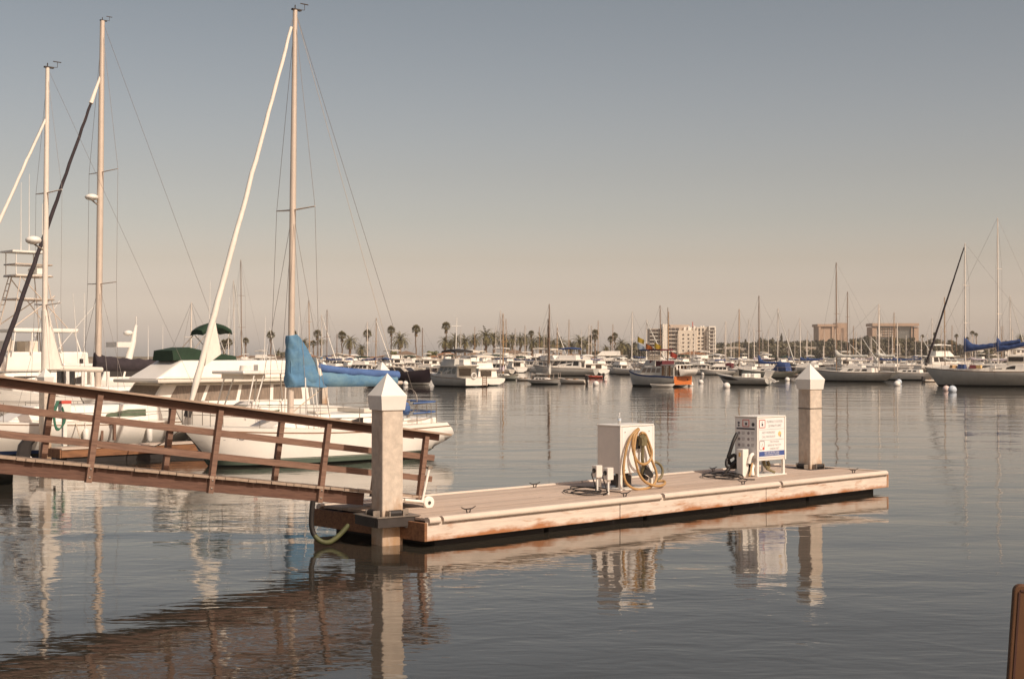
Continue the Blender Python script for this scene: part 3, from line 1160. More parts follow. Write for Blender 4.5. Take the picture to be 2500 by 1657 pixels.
zt = s0.z
q.prism(rrect(0.26, 0.36, 0.03, zt - 0.36), -0.02, 0.02, 'y')
sbd = q.build('board', M['sand'], sg, bevel=0.006)
q = MB()
for s in (-1, 1):
    q.box((s * 0.238, -0.022, zt - 0.36), (0.008, 0.004, 0.66))
    q.box((0, -0.022, zt - 0.36 + s * 0.335), (0.47, 0.004, 0.008))
q.build('border_line', M['signbrown'], sbd)
q = MB()
for k, w in enumerate((0.36, 0.30, 0.38, 0.34)):
    q.box((0, -0.022, zt - 0.10 - k * 0.15), (w, 0.004, 0.05))
q.build('dark_bars', M['signbrown'], sbd)
q = MB()
q.box((0, 0.06, (zt - 2.3) / 2), (0.09, 0.09, zt + 2.1))
q.build('post', M['brown'], sg)
sg.rotation_euler = (0, R(4), R(-6))


# ------------------------------------------------------------------ boats
ROWS = (0.0, 0.1, 0.25, 0.45, 0.7, 1.0)


def hull(t, L, B, bow, mid, stern, tw=0.7, rb=0.8, rs=-0.25, draft=0.45, p=2.4, zs=(0.03, 0.14), n=16,
         m_hull='white2', m_stripe='stripe', m_bottom='bottom', m_deck='cream', lift=0.0, line=None):
    def half(s):
        if s < 0.42:
            return B / 2 * (tw + (1 - tw) * math.sin(s / 0.42 * PI / 2))
        return B / 2 * max(0.012, math.cos(((s - 0.42) / 0.58) ** 1.35 * PI / 2)) ** 0.85

    def sheer(s):
        if s > 0.4:
            return mid + (bow - mid) * ((s - 0.4) / 0.6) ** 1.8
        return mid + (stern - mid) * ((0.4 - s) / 0.4) ** 1.6

    def keel(s):
        return -draft * (1 - (2 * s - 1) ** 4) + (lift * (1 - s / 0.25) ** 1.2 if s < 0.25 else 0)

    def pt(s, z, sg):
        zs_, zk = sheer(s), keel(s)
        z = max(z, zk)
        qq = min(1, max(0, (zs_ - z) / (zs_ - zk)))
        y = half(s) * max(0.0, 1 - qq ** p)
        x = -L / 2 + L * s - rb * qq * s ** 9 + rs * (qq if rs > 0 else 1.6 * math.sin(min(1, qq) * 2.5) * .62) * (1 - s) ** 5
        return (x, sg * y, z)

    zr = []
    S_ = [k / n for k in range(n + 1)]
    mbs = [MB(), MB(), MB()]
    for sg in (-1, 1):
        cols = []
        for s in S_:
            a = sheer(s)
            zlist = [a + (zs[1] - a) * r for r in ROWS] + [zs[0], -draft * 0.6, -draft]
            cols.append([pt(s, z, sg) for z in zlist])
        segs = [(0, 5, 0), (5, 6, 1), (6, 8, 2)]
        for r0, r1, w in segs:
            rings = [[c[r] for r in range(r0, r1 + 1)] for c in cols]
            if sg > 0:
                rings = rings[::-1]
            mbs[w].loft(rings, False, True, False)
        zr.append(cols)
    # transom
    tr = [zr[0][0][r] for r in range(9)] + [zr[1][0][r] for r in range(8, -1, -1)]
    mt = MB()
    a, b = zr[0][0], zr[1][0]
    for r in range(5):
        mbs[0].add([a[r], a[r + 1], b[r + 1], b[r]], [(3, 2, 1, 0)])
    mbs[1].add([a[5], a[6], b[6], b[5]], [(3, 2, 1, 0)])
    mbs[2].add([a[6], a[7], b[7], b[6]], [(3, 2, 1, 0)])
    h = mbs[0].build('hull', M[m_hull], t)
    mbs[1].build('boot_stripe', M[m_stripe], t)
    mbs[2].build('bottom', M[m_bottom], t)
    dk_ = MB()
    for k in range(n):
        s0_, s1_ = S_[k], S_[k + 1]
        q0, q1 = pt(s0_, sheer(s0_), 1), pt(s1_, sheer(s1_), 1)
        e = 0.02
        dk_.add([(q0[0], -q0[1] + .004, q0[2] - e), (q1[0], -q1[1] + .004, q1[2] - e), (q1[0], 0, q1[2] + .03), (q1[0], q1[1] - .004, q1[2] - e), (q0[0], q0[1] - .004, q0[2] - e), (q0[0], 0, q0[2] + .03)],
                [(0, 1, 2, 5), (5, 2, 3, 4)], True)
    dk_.build('deck', M[m_deck], t)
    if line:
        mm, z0, z1 = line
        lb_ = MB()
        for sg in (-1, 1):
            r_ = []
            for s in S_:
                a = sheer(s)
                P0, P1 = pt(s, a - z0, sg), pt(s, a - z1, sg)
                r_.append([(P0[0], P0[1] + sg * .006, P0[2]), (P1[0], P1[1] + sg * .006, P1[2])])
            lb_.loft(r_ if sg < 0 else r_[::-1], False, True, False)
        lb_.build('cove_stripe', M[mm], h)
    return sheer, half, pt


def house(par, name, x0, x1, w0, w1, z0, z1, rf=0.4, rb=0.1, tum=0.1, m='white2', bevel=0.03):
    """raked box: x0 aft, x1 fore at the base; rf/rb rake of front/back; w0 aft width, w1 fore width"""
    q = MB()
    a0, a1 = x0 + rb, x1 - rf
    vs = [(x0, -w0 / 2, z0), (x1, -w1 / 2, z0), (x1, w1 / 2, z0), (x0, w0 / 2, z0),
          (a0, -w0 / 2 + tum, z1), (a1, -w1 / 2 + tum, z1), (a1, w1 / 2 - tum, z1), (a0, w0 / 2 - tum, z1)]
    q.add(vs, [(3, 2, 1, 0), (4, 5, 6, 7), (0, 1, 5, 4), (1, 2, 6, 5), (2, 3, 7, 6), (3, 0, 4, 7)])
    return q.build(name, M[m], par, bevel=bevel)


def side_windows(par, x0, x1, w0, w1, z0, z1, fx, fz, n, gap=0.12, rf=0.4, rb=0.1, tum=0.1, m='glass', front=True, proud=0.012):
    """windows on the sides of a house() made with the same numbers; fx,fz = fractions of the side used"""
    def P(u, v, sg):
        xb = x0 + (x1 - x0) * u
        xt = (x0 + rb) + ((x1 - rf) - (x0 + rb)) * u
        wb = (w0 + (w1 - w0) * u) / 2
        return Vector((xb + (xt - xb) * v, sg * (wb - tum * v + proud), z0 + (z1 - z0) * v))
    for sg in (-1, 1):
        for k in range(n):
            ua = fx[0] + (fx[1] - fx[0]) * (k + gap / 2) / n
            ub = fx[0] + (fx[1] - fx[0]) * (k + 1 - gap / 2) / n
            q = MB()
            pts = [P(ua, fz[0], sg), P(ub, fz[0], sg), P(ub, fz[1], sg), P(ua, fz[1], sg)]
            inn = [Vector((p.x, p.y - sg * (proud + 0.03), p.z)) for p in pts]
            if sg > 0:
                pts, inn = pts[::-1], inn[::-1]
            q.add(pts + inn, [(0, 1, 2, 3), (0, 4, 5, 1), (1, 5, 6, 2), (2, 6, 7, 3), (3, 7, 4, 0)])
            q.build('window', M[m], par)
    if front:
        def Q(v, s):
            return Vector((x1 - rf * v + proud, s * (w1 / 2 - tum * v) * 0.86, z0 + (z1 - z0) * v))
        q = MB()
        pts = [Q(fz[0], -1), Q(fz[0], 1), Q(fz[1], 1), Q(fz[1], -1)]
        inn = [Vector((p.x - 0.05, p.y, p.z)) for p in pts]
        q.add(pts + inn, [(0, 1, 2, 3), (0, 4, 5, 1), (1, 5, 6, 2), (2, 6, 7, 3), (3, 7, 4, 0)])
        q.build('windshield', M[m], par)


def railing(par, pts, h, r, name='guard_rail', m='alu', posts=True, lines=1):
    q = MB()
    for k in range(lines):
        q.tube([(p[0], p[1], p[2] + h * (k + 1) / lines) for p in pts], r, 5)
    if posts:
        for p in pts:
            q.tube([p, (p[0], p[1], p[2] + h)], r, 5)
    return q.build(name, M[m], par)


def sail_cover(par, x0, z0, length, zend, peak, hgt, m, name='sail_cover', wid=0.15, seed=1, strap=None):
    rr = random.Random(seed)
    rings = []
    n = 26
    for k in range(n + 1):
        t_ = k / n
        x = x0 - length * t_
        zb = z0 + (zend - z0) * t_ - 0.03 * math.sin(t_ * PI)
        top = hgt * (1 - 0.30 * t_) + (peak - hgt) * math.exp(-(t_ / 0.11) ** 1.5)
        w = wid * (1 - 0.35 * t_) * (1 if k else 0.8)
        wob = 0.05 * hgt * math.sin(k * 1.9 + seed) + rr.uniform(-.02, .02) * hgt
        ring = []
        for j in range(12):
            a = 2 * PI * j / 12
            cz = math.sin(a)
            y = w * math.cos(a) * (1.1 - 0.55 * max(0, cz)) * (1 + 0.16 * math.sin(k * 1.3 + j * 1.7 + seed))
            ring.append((x + 0.03 * math.sin(j * 2 + k) * hgt, y, zb + (top + wob) * (0.5 + 0.5 * cz)))
        rings.append(ring)
    q = MB()
    q.loft(rings, True, True)
    return q.build(name, M[m], par)


def spar_rig(t, mx, zdeck, mh, r, L, bow_x, bow_z, stern_x, stern_z, Bh, m='alu', spr=(0.5,), spw=1.0, frac=1.0,
             wire_r=0.006, rake=0.012, detail=True, top_gear=True, name='mast'):
    top = (mx - rake * mh, 0, mh)

    def mp(z):
        return Vector((mx - rake * z, 0, z))
    q = MB()
    q.tube([mp(zdeck - 0.05), mp(mh * 0.6), mp(mh)], [r, r, r * 0.72], 10 if detail else 7)
    mast = q.build(name, M[m], t)
    sp_ = MB()
    for f in spr:
        z = zdeck + (mh - zdeck) * f
        for sg in (-1, 1):
            a = mp(z)
            sp_.tube([a, (a.x - 0.10 * spw, sg * spw, z + 0.05)], [0.03 if detail else r * .4, 0.02 if detail else r * .3], 6)
    if spr:
        sp_.build('spreader', M[m], mast)
    if top_gear and detail:
        q = MB()
        q.box((top[0] - 0.05, 0, mh + 0.02), (0.32, 0.1, 0.05))
        q.cyl((top[0], 0, mh), (top[0], 0, mh + 0.16), 0.018, None, 6)
        q.tube([(top[0] - 0.1, 0, mh + 0.03), (top[0] - 0.35, 0, mh + 0.06), (top[0] - 0.35, 0, mh + 0.24)], 0.01, 5)
        q.bar((top[0] - 0.48, 0, mh + 0.24), (top[0] - 0.2, 0, mh + 0.24), 0.02, 0.03)
        q.build('masthead_gear', M['darksteel'], mast)
    w = MB()
    zf = zdeck + (mh - zdeck) * frac
    w.tube([(bow_x, 0, bow_z), mp(zf)], wire_r, 4)
    w.tube([(stern_x, 0, stern_z), mp(mh)], wire_r, 4)
    for sg in (-1, 1):
        ch = (mx - 0.15, sg * Bh, zdeck - 0.1)
        if spr:
            pts = [ch]
            for f in spr:
                z = zdeck + (mh - zdeck) * f
                pts.append((mp(z).x - 0.10 * spw, sg * spw, z + 0.05))
            pts.append(mp(mh * 0.985))
            w.tube(pts, wire_r, 4)
            w.tube([(mx + 0.3, sg * Bh, zdeck - 0.1), mp(zdeck + (mh - zdeck) * spr[0])], wire_r, 4)
            w.tube([(mx - 0.5, sg * Bh, zdeck - 0.1), mp(zdeck + (mh - zdeck) * spr[0])], wire_r, 4)
        else:
            w.tube([ch, mp(mh * 0.98)], wire_r, 4)
    w.build('rigging', M['wire'], t)
    return mast, mp, zf


def furled(t, a, b, r, m, name='furled_jib', clew=True, seed=0):
    a, b = Vector(a), Vector(b)
    rr = random.Random(seed)
    n = 30
    pts, rs = [], []
    for k in range(n + 1):
        f = k / n
        pts.append(a.lerp(b, f) + Vector((rr.uniform(-.012, .012), rr.uniform(-.012, .012), 0)))
        rs.append(r * (1.05 - 0.55 * f) * (0.55 + 0.45 * min(1, f / 0.06)) * (1 + rr.uniform(-.06, .06)))
    q = MB()
    q.tube(pts, rs, 9)
    o = q.build(name, M[m], t)
    q = MB()
    d = (b - a).normalized()
    q.cyl(a - d * 0.30, a - d * 0.12, r * 1.1, None, 12)
    q.build('furler_drum', M['darksteel'], t)
    return o


UH = math.degrees(TH)          # marina boats lie parallel to the dock
BH = R(UH + 180)               # bows towards the lower left


def along(p, k):
    return Vector((p[0] + math.cos(BH) * k, p[1] + math.sin(BH) * k, 0))


# --- boat A: white sloop with blue cover
LA = 9.05
bowA = atd(437, 1040, 40.4)
cA = along((bowA.x, bowA.y), -LA / 2)
sa = thing('sailing_yacht', 'white sloop with blue sail cover and white furled jib beyond the gangway', 'sailboat', cA, BH)
sheerA, halfA, ptA = hull(sa, LA, 3.2, 1.22, 1.02, 1.06, tw=0.74, rb=1.15, rs=-0.34, draft=0.5, p=6.5, zs=(0.06, 0.20), n=22, lift=0.34, line=('teak', 0.10, 0.135))
q = MB()
for sg in (-1, 1):
    for z0, z1 in ((0.21, 0.235),):
        rg = []
        for k in range(23):
            s = k / 22
            a = 0.98
            P0, P1 = ptA(s, z0, sg), ptA(s, z1, sg)
            rg.append([(P0[0], P0[1] + sg * .006, P0[2]), (P1[0], P1[1] + sg * .006, P1[2])])
        q.loft(rg, False, True, False)
q.build('boot_stripe', M['stripe'], sa)
mxA = LA / 2 - 3.79
ha = dict(x0=-2.2, x1=mxA + 1.35, w0=2.0, w1=1.35, z0=0.95, z1=1.42, rf=1.0, rb=0.1, tum=0.14)
cabA = house(sa, 'coachroof', m='white2', bevel=0.05, **ha)
side_windows(cabA, fx=(0.18, 0.62), fz=(0.35, 0.75), n=2, m='glass', front=False, gap=0.25, **ha)
q = MB()
q.box((-3.4, 0, 1.06), (2.2, 1.5, 0.30))
q.build('cockpit_coaming', M['white2'], sa, bevel=0.05)
q = MB()
q.cyl((-3.9, 0, 1.2), (-3.9, 0, 1.75), 0.05, None, 8)
q.tube([(-3.95, 0.38 * math.cos(a), 1.75 + 0.38 * math.sin(a)) for a in [2 * PI * k / 16 for k in range(17)]], 0.018, 6)
q.build('wheel', M['steel'], sa)
q = MB()
q.box((-1.9, 0, 1.50), (0.7, 1.4, 0.12))
q.box((-0.3, 0, 1.47), (0.55, 0.55, 0.07))
q.box((1.6, 0, 1.47), (0.5, 0.5, 0.06))
q.build('hatch', M['cream'], cabA, bevel=0.02)
mtA = zat(25, 43.1)
mastA, mpA, zfA = spar_rig(sa, mxA, 1.4, mtA, 0.098, LA, LA / 2 - 0.15, 1.25, -LA / 2 + 0.05, 1.1, 1.35, 'alu', spr=(0.505,), spw=1.0, wire_r=0.0065, rake=0.012)
topA = mpA(mtA - 0.1)
furled(sa, (LA / 2 - 0.35, 0, 1.75), topA.lerp(Vector((LA / 2 - .15, 0, 1.25)), 0.035), 0.098, 'whitesail', seed=4)
q = MB()
q.add([(LA / 2 - 0.78, -0.10, 2.9), (LA / 2 - 1.35, -0.05, 3.25), (LA / 2 - 1.12, -0.02, 4.45), (LA / 2 - 0.78, 0.10, 2.9), (LA / 2 - 1.35, 0.05, 3.25), (LA / 2 - 1.12, 0.02, 4.45)],
      [(0, 1, 2), (5, 4, 3), (0, 3, 4, 1), (1, 4, 5, 2)])
q.build('jib_clew', M['whitesail'], sa)
# main boom and cover with a collar wrapped round the mast
z_b0, z_b1 = 2.30, 2.28
q = MB()
q.tube([(mxA - 0.05, 0, z_b0 + 0.04), (mxA - 4.35, 0, z_b1 + 0.05)], 0.06, 8)
q.build('boom', M['alu'], sa)
cvA = sail_cover(sa, mxA + 0.08, z_b0 - 0.02, 4.2, z_b1 - 0.04, 1.30, 0.60, 'bluecover', wid=0.17, seed=2)
q = MB()
rings = []
for k in range(25):
    f = k / 24
    z = z_b0 - 0.04 + 1.55 * f
    back = 1.15 * (1 - f) ** 0.85 + 0.22
    w = 0.16 - 0.03 * f
    ring = []
    for j in range(28):
        a = 2 * PI * j / 28
        cx = math.cos(a)
        x = mxA - 0.03 + (0.15 * cx if cx > 0 else back * cx)
        dx = mxA - x
        fold = 0.085 * math.sin(6.0 * dx + 8.0 * f + 0.8) + 0.045 * math.sin(12.0 * dx + 17 * f)
        y = w * math.sin(a) * (1 - 0.35 * max(0, -cx)) + math.copysign(fold, math.sin(a)) * min(1, abs(math.sin(a)) * 1.6) * (0.4 + 0.6 * (1 - f))
        ring.append((x, y, z + 0.04 * math.sin(4 * dx)))
    rings.append(ring)
q.loft(rings, True, True)
q.build('sail_cover_collar', M['bluecover'], sa)
rings = []
for k in range(25):
    f = k / 24
    x = mxA - 0.95 - 3.25 * f
    zt_ = z_b0 + 0.60 * (1 - 0.30 * (0.95 + 3.25 * f) / 4.2) + 0.04 + 0.70 * math.exp(-((0.95 + 3.25 * f) / 4.2 / 0.11) ** 1.5) + 0.12 * (1 - f) ** 3
    w = 0.10 * (1 - .2 * f)
    hh = 0.26 + 0.02 * math.sin(k * .9)
    ring = []
    for j in range(8):
        a = 2 * PI * j / 8
        ring.append((x, w * 1.5 * math.cos(a), zt_ - 0.05 - hh * 0.5 + 0.5 * hh * math.sin(a)))
    rings.append(ring)
q = MB()
q.loft(rings, True, True)
q.build('folded_canvas', M['bluestrip'], cvA)
q = MB()
q.add([(mxA - 0.88, -0.13, 3.15), (mxA - 1.12, -0.13, 2.62), (mxA - 0.98, -0.14, 2.55), (mxA - 0.88, 0.13, 3.15), (mxA - 1.12, 0.13, 2.62), (mxA - 0.98, 0.14, 2.55)],
      [(0, 1, 2), (5, 4, 3), (0, 3, 4, 1), (1, 4, 5, 2), (2, 5, 3, 0)])
q.build('sail_corner', M['whitesail'], cvA)
# topping details: boom vang, mainsheet, halyard bundle, pulpit, stern rail, lifelines
q = MB()
q.tube([(mxA - 1.35, 0, z_b0), (mxA - 0.12, 0, 1.5)], 0.02, 5)
q.tube([(mxA - 3.4, 0, z_b0), (mxA - 3.1, 0.1, 1.4)], 0.016, 5)
q.tube([(mxA - 3.4, 0, z_b0), (mxA - 3.6, -0.1, 1.4)], 0.016, 5)
q.tube([(mxA - 4.2, 0, z_b1), mpA(mtA)], 0.006, 4)
q.build('mainsheet', M['rope'], sa)
st = []
for sg in (-1, 1):
    pts = []
    for s in (0.08, 0.24, 0.42, 0.60, 0.78, 0.92):
        P = ptA(s, sheerA(s), sg)
        pts.append((P[0], P[1] - sg * 0.06, P[2]))
    railing(sa, pts, 0.62, 0.011, 'lifeline', 'steel', lines=2)
    st.append(pts)
q = MB()
yb = [(LA / 2 - 1.1, -0.55, 1.16), (LA / 2 - 0.2, -0.16, 1.22), (LA / 2 - 0.2, 0.16, 1.22), (LA / 2 - 1.1, 0.55, 1.16)]
q.tube(spline([(p_[0], p_[1], p_[2] + 0.62) for p_ in yb], 4), 0.016, 6)
for p_ in yb:
    q.tube([p_, (p_[0], p_[1], p_[2] + 0.62)], 0.014, 5)
q.build('bow_pulpit', M['steel'], sa)
q = MB()
xs = -LA / 2
for hz in (0.34, 0.66):
    q.tube(spline([(xs + 1.3, -1.05, 1.03 + hz), (xs + 0.35, -0.95, 1.06 + hz), (xs + 0.12, -0.5, 1.06 + hz), (xs + 0.12, 0.5, 1.06 + hz), (xs + 0.35, 0.95, 1.06 + hz), (xs + 1.3, 1.05, 1.03 + hz)], 5), 0.026, 7)
q.build('padded_stern_rail', M['bluestrip'], sa)
q = MB()
for y in (-1.0, -0.5, 0.5, 1.0):
    q.tube([(xs + 0.25, y * .95, 1.05), (xs + 0.25, y * .95, 1.72)], 0.014, 5)
    q.tube([(xs + 1.1, y, 1.03), (xs + 1.1, y, 1.70)], 0.014, 5)
q.build('stern_rail_post', M['steel'], sa)
q = MB()
q.tube([(xs + 0.2, -0.9, 1.35), (xs - 0.25, -0.85, 1.36)], 0.03, 6)
q.ball((xs + 0.2, -0.75, 1.78), 0.09, 10, 6)
q.ball((xs + 0.6, -1.0, 1.80), 0.08, 10, 6)
q.build('stern_gear', M['rope'], sa)
q = MB()
q.ball((xs + 1.55, 1.0, 1.52), 0.17, 10, 7, (0.8, .8, 1.3))
q.build('horseshoe_buoy', M['bluestrip'], sa)
for dx_, h_ in ((0.30, 2.55), (-0.15, 2.2), (-0.62, 1.95)):
    q = MB()
    a_ = Vector((mxA + dx_, 1.28, 0.95))
    q.tube([a_, a_ + (Vector((mxA - 0.05, 0.5, 8.0)) - a_) * (h_ - 0.95) / 7.05], 0.02, 6)
    q.build('shroud_cover', M['white'], sa)
P = ptA(0.905, 0.86, 1)
# registration on the starboard-facing topside (towards the viewer)
side = 1
Pa, Pb = ptA(0.93, 0.80, side), ptA(0.83, 0.80, side)
ang = math.atan2(Pb[1] - Pa[1], Pb[0] - Pa[0])
mid_ = ((Pa[0] + Pb[0]) / 2, (Pa[1] + Pb[1]) / 2 + side * 0.02, 0.83)
text('CF 2191 NB', 0.15, M['signdark'], sa, mid_, (R(84), 0, ang), 'registration_number', 'CENTER', 1.1)
q = MB()
ps = ptA(0.80, 0.82, side)
q.box((ps[0], ps[1] + 0.008, 0.83), (0.11, 0.02, 0.09), ang)
q.build('registration_sticker', M['red'], sa)

# --- boat C: white sloop next berth (mast far left, coachroof window seen through rails)
mC = atd(106, 945, 47.0)
LC = 10.6
cC = along((mC.x, mC.y), -0.9)
scb = thing('sailing_yacht', 'white sloop with long coachroof window and white sail cover, mostly behind gangway rails', 'sailboat', cC, BH)
shC, hC_, ptC = hull(scb, LC, 3.1, 1.25, 1.0, 1.0, tw=0.7, rb=1.1, rs=0.5, draft=0.5, zs=(0.05, 0.17), n=18, m_stripe='navycover', lift=0.4, line=('teak', 0.06, 0.09))
hc = dict(x0=-3.0, x1=2.6, w0=2.0, w1=1.3, z0=0.98, z1=1.55, rf=1.2, rb=0.1, tum=0.14)
cabC = house(scb, 'coachroof', bevel=0.06, **hc)
side_windows(cabC, fx=(0.10, 0.42), fz=(0.30, 0.70), n=1, m='windshield', front=False, **hc)
mtC = zat(165, 47.0)
mastC, mpC, zfC = spar_rig(scb, 0.9, 1.5, mtC, 0.09, LC, LC / 2 - .1, 1.3, -LC / 2, 1.05, 1.3, 'whitemast', spr=(0.30, 0.63), spw=0.95, frac=0.87, wire_r=0.005, rake=0.008)
furled(scb, (LC / 2 - .3, 0, 1.8), mpC(zfC - .15), 0.082, 'whitesail', seed=8)
q = MB()
rings = []
for k in range(8):
    f = k / 7
    z = 2.75 + 1.95 * f
    back = 0.55 * (1 - f) + 0.12
    ring = [(0.86 + (0.10 * math.cos(a) if math.cos(a) > 0 else back * math.cos(a)), 0.14 * math.sin(a), z) for a in [2 * PI * j / 10 for j in range(10)]]
    rings.append(ring)
q.loft(rings, True, True)
q.build('sail_cover', M['whitesail'], scb)
q = MB()
q.tube([(0.8, 0, 2.8), (-1.2, 0, 2.72)], 0.09, 8)
q.build('boom', M['whitemast'], scb)
q = MB()
zr_ = mpC(zat(588, 47))
q.ball((zr_.x + 0.42, 0, zr_.z), 0.26, 14, 8, (1, 1, 0.55))
q.build('radar_dome', M['white'], mastC)
q = MB()
q.tube([(zr_.x, 0, zr_.z - 0.35), (zr_.x + 0.4, 0, zr_.z - 0.12)], 0.03, 5)
q.build('radar_bracket', M['steel'], mastC)
for sg in (-1, 1):
    pts = []
    for s in (0.06, 0.22, 0.40, 0.58, 0.76, 0.92):
        P = ptC(s, shC(s), sg)
        pts.append((P[0], P[1] - sg * 0.06, P[2]))
    railing(scb, pts, 0.62, 0.011, 'lifeline', 'steel', lines=2)
q = MB()
q.box((-3.2, 1.1, 1.35), (0.12, 0.12, 0.25))
q.build('winch', M['black'], scb)

# --- boat B: taller sloop with black covers, behind
mB = atd(238, 950, 64.0)
LB = 12.6
cB = along((mB.x, mB.y), -1.2)
sbb = thing('sailing_yacht', 'tall sloop with black sail cover and black furled jib', 'sailboat', cB, BH)
hull(sbb, LB, 3.8, 1.6, 1.25, 1.3, n=14, rb=1.2, rs=0.5, draft=0.5, m_stripe='navycover')
hB = dict(x0=-3.5, x1=2.8, w0=2.3, w1=1.5, z0=1.2, z1=1.8, rf=1.2, rb=0.1, tum=0.14)
cabB = house(sbb, 'coachroof', bevel=0.05, **hB)
side_windows(cabB, fx=(0.15, 0.8), fz=(0.3, 0.7), n=3, front=False, **hB)
mtB = zat(50, 64)
mastB, mpB, zfB = spar_rig(sbb, 1.2, 1.8, mtB, 0.145, LB, LB / 2 - .1, 1.7, -LB / 2, 1.3, 1.6, 'alu', spr=(0.28, 0.585), spw=1.35, frac=0.87, wire_r=0.008, rake=0.010)
jb0, jb1 = Vector((LB / 2 - .3, 0, 2.2)), mpB(zfB - .2)
furled(sbb, jb0, jb0.lerp(jb1, 0.90), 0.115, 'blackcover', seed=5)
q = MB()
q.tube([jb0.lerp(jb1, 0.895), jb0.lerp(jb1, 0.99)], [0.10, 0.05], 8)
q.build('jib_head', M['whitesail'], sbb)
q = MB()
q.tube([(1.1, 0, 2.72), (-4.2, 0, 2.65)], 0.09, 8)
q.build('boom', M['alu'], sbb)
sail_cover(sbb, 1.35, 2.50, 5.2, 2.50, 0.85, 0.66, 'blackcover', wid=0.22, seed=6)
q = MB()
zr_ = mpB(zat(483, 64))
q.ball((zr_.x + 0.42, 0, zr_.z), 0.30, 14, 8, (1, 1, 0.5))
q.build('radar_dome', M['white'], mastB)
q = MB()
q.tube([(zr_.x, 0, zr_.z - 0.4), (zr_.x + 0.45, 0, zr_.z - 0.1)], 0.035, 5)
q.build('radar_bracket', M['steel'], mastB)


# --- flybridge yacht E with green canvas
eE = atd(520, 960, 57.0)
ye = thing('motor_yacht', 'cream flybridge motor yacht with green canvas cover and green bimini', 'motor yacht', (eE.x, eE.y, 0), BH)
hull(ye, 11.5, 3.9, 1.75, 1.25, 1.05, tw=0.9, rb=1.0, rs=0.0, draft=0.5, p=3.2, n=14, m_stripe='bottom')
h1 = dict(x0=-3.6, x1=3.6, w0=3.3, w1=2.5, z0=1.15, z1=2.15, rf=0.75, rb=0.1, tum=0.12)
hs = house(ye, 'saloon', m='white2', bevel=0.05, **h1)
side_windows(hs, fx=(0.04, 0.92), fz=(0.30, 0.90), n=4, gap=0.10, m='curtain', **h1)
q = MB()
q.box((-0.2, 0, 2.23), (7.3, 3.5, 0.13))
q.build('saloon_roof', M['cream'], ye, bevel=0.04)
h2 = dict(x0=-2.8, x1=3.2, w0=3.0, w1=2.3, z0=2.30, z1=3.02, rf=1.25, rb=0.1, tum=0.15)
house(ye, 'flybridge', m='white2', bevel=0.10, **h2)
q = MB()
q.loft([[(x_, -0.8, z_), (x_, -0.7, z_ + h_), (x_, 0.7, z_ + h_), (x_, 0.8, z_)] for x_, z_, h_ in ((2.25, 3.0, 0.40), (1.5, 3.03, 0.50), (0.7, 3.03, 0.34), (-0.6, 3.03, 0.16))], True, False)
q.build('canvas_cover', M['green'], ye, bevel=0.04)
q = MB()
rings = []
for k in range(9):
    f = k / 8
    x_ = 0.75 - 1.35 * f
    z_ = 4.02 + 0.42 * math.sin(PI * (0.08 + 0.80 * f)) ** 0.8
    rings.append([(x_, -.48, z_ - 0.16), (x_, -.40, z_ + 0.02), (x_, 0, z_ + 0.08), (x_, .40, z_ + 0.02), (x_, .48, z_ - 0.16), (x_, 0, z_ - 0.12)])
q.loft(rings, True, True)
q.build('bimini_top', M['green'], ye)
q = MB()
for sg in (-1, 1):
    q.tube([(0.65, sg * .45, 4.0), (1.5, sg * .55, 3.1)], 0.022, 5)
    q.tube([(0.55, sg * .45, 4.0), (-0.5, sg * .55, 3.05)], 0.018, 5)
    q.tube([(-0.5, sg * .45, 4.1), (-0.1, sg * .55, 3.05)], 0.018, 5)
q.build('bimini_frame', M['steel'], ye)
railing(ye, [(-2.9, -1.4, 2.3), (-3.7, -1.45, 2.3), (-3.8, 0, 2.3), (-3.7, 1.45, 2.3), (-2.9, 1.4, 2.3)], 0.7, 0.018, 'aft_rail', 'alu', lines=2)
q = MB()
for x_, y_, h_ in ((0.9, 1.15, 3.1), (-1.4, -1.1, 2.6), (-1.7, 1.1, 1.8)):
    q.tube([(x_, y_, 3.0), (x_ - 0.05, y_, 3.0 + h_)], [0.018, 0.008], 5)
q.build('whip_antenna', M['white'], ye)
q = MB()
q.ball((-0.1, -0.2, 3.55), 0.3, 12, 6, (1, 1, 0.5))
q.build('radar_dome', M['white'], ye)

# --- hardtop sport boat G between
gG = Vector((-8.62, 49.93, 0))
yg = thing('motor_boat', 'white sport boat with flat hardtop and windshield beside blue sail cover', 'motorboat', gG, BH)
hull(yg, 7.2, 2.3, 1.4, 1.05, 0.95, tw=0.9, rb=0.8, rs=0.0, draft=0.4, p=3.2, n=12, m_stripe='navycover')
h3 = dict(x0=-0.6, x1=1.9, w0=1.7, w1=1.2, z0=1.05, z1=1.62, rf=1.1, rb=0.0, tum=0.12)
house(yg, 'cuddy', bevel=0.04, **h3)
side_windows(yg, fx=(0.25, 0.62), fz=(0.2, 0.8), n=1, m='windshield', front=True, **h3)
q = MB()
q.box((0.1, 0, 2.62), (3.0, 2.0, 0.11))
q.build('hardtop', M['white2'], yg, bevel=0.04)
q = MB()
q.box((0.95, 0, 2.48), (0.9, 1.4, 0.18))
q.build('overhead_box', M['cream'], yg, bevel=0.03)
q = MB()
for sg in (-1, 1):
    for xa, xb in ((1.1, 1.5), (0.7, 1.25), (-0.2, -0.1), (-1.2, -1.4)):
        q.tube([(xa, sg * 0.9, 2.56), (xb, sg * 0.98, 1.05)], 0.026, 6)
q.build('hardtop_frame', M['white'], yg)
q = MB()
q.cyl((1.1, 0.35, 2.68), (1.1, 0.35, 2.86), 0.21, 0.19, 16)
q.build('radar_dome', M['white'], yg)
q = MB()
q.box((0.1, -0.3, 2.78), (0.28, 0.28, 0.2))
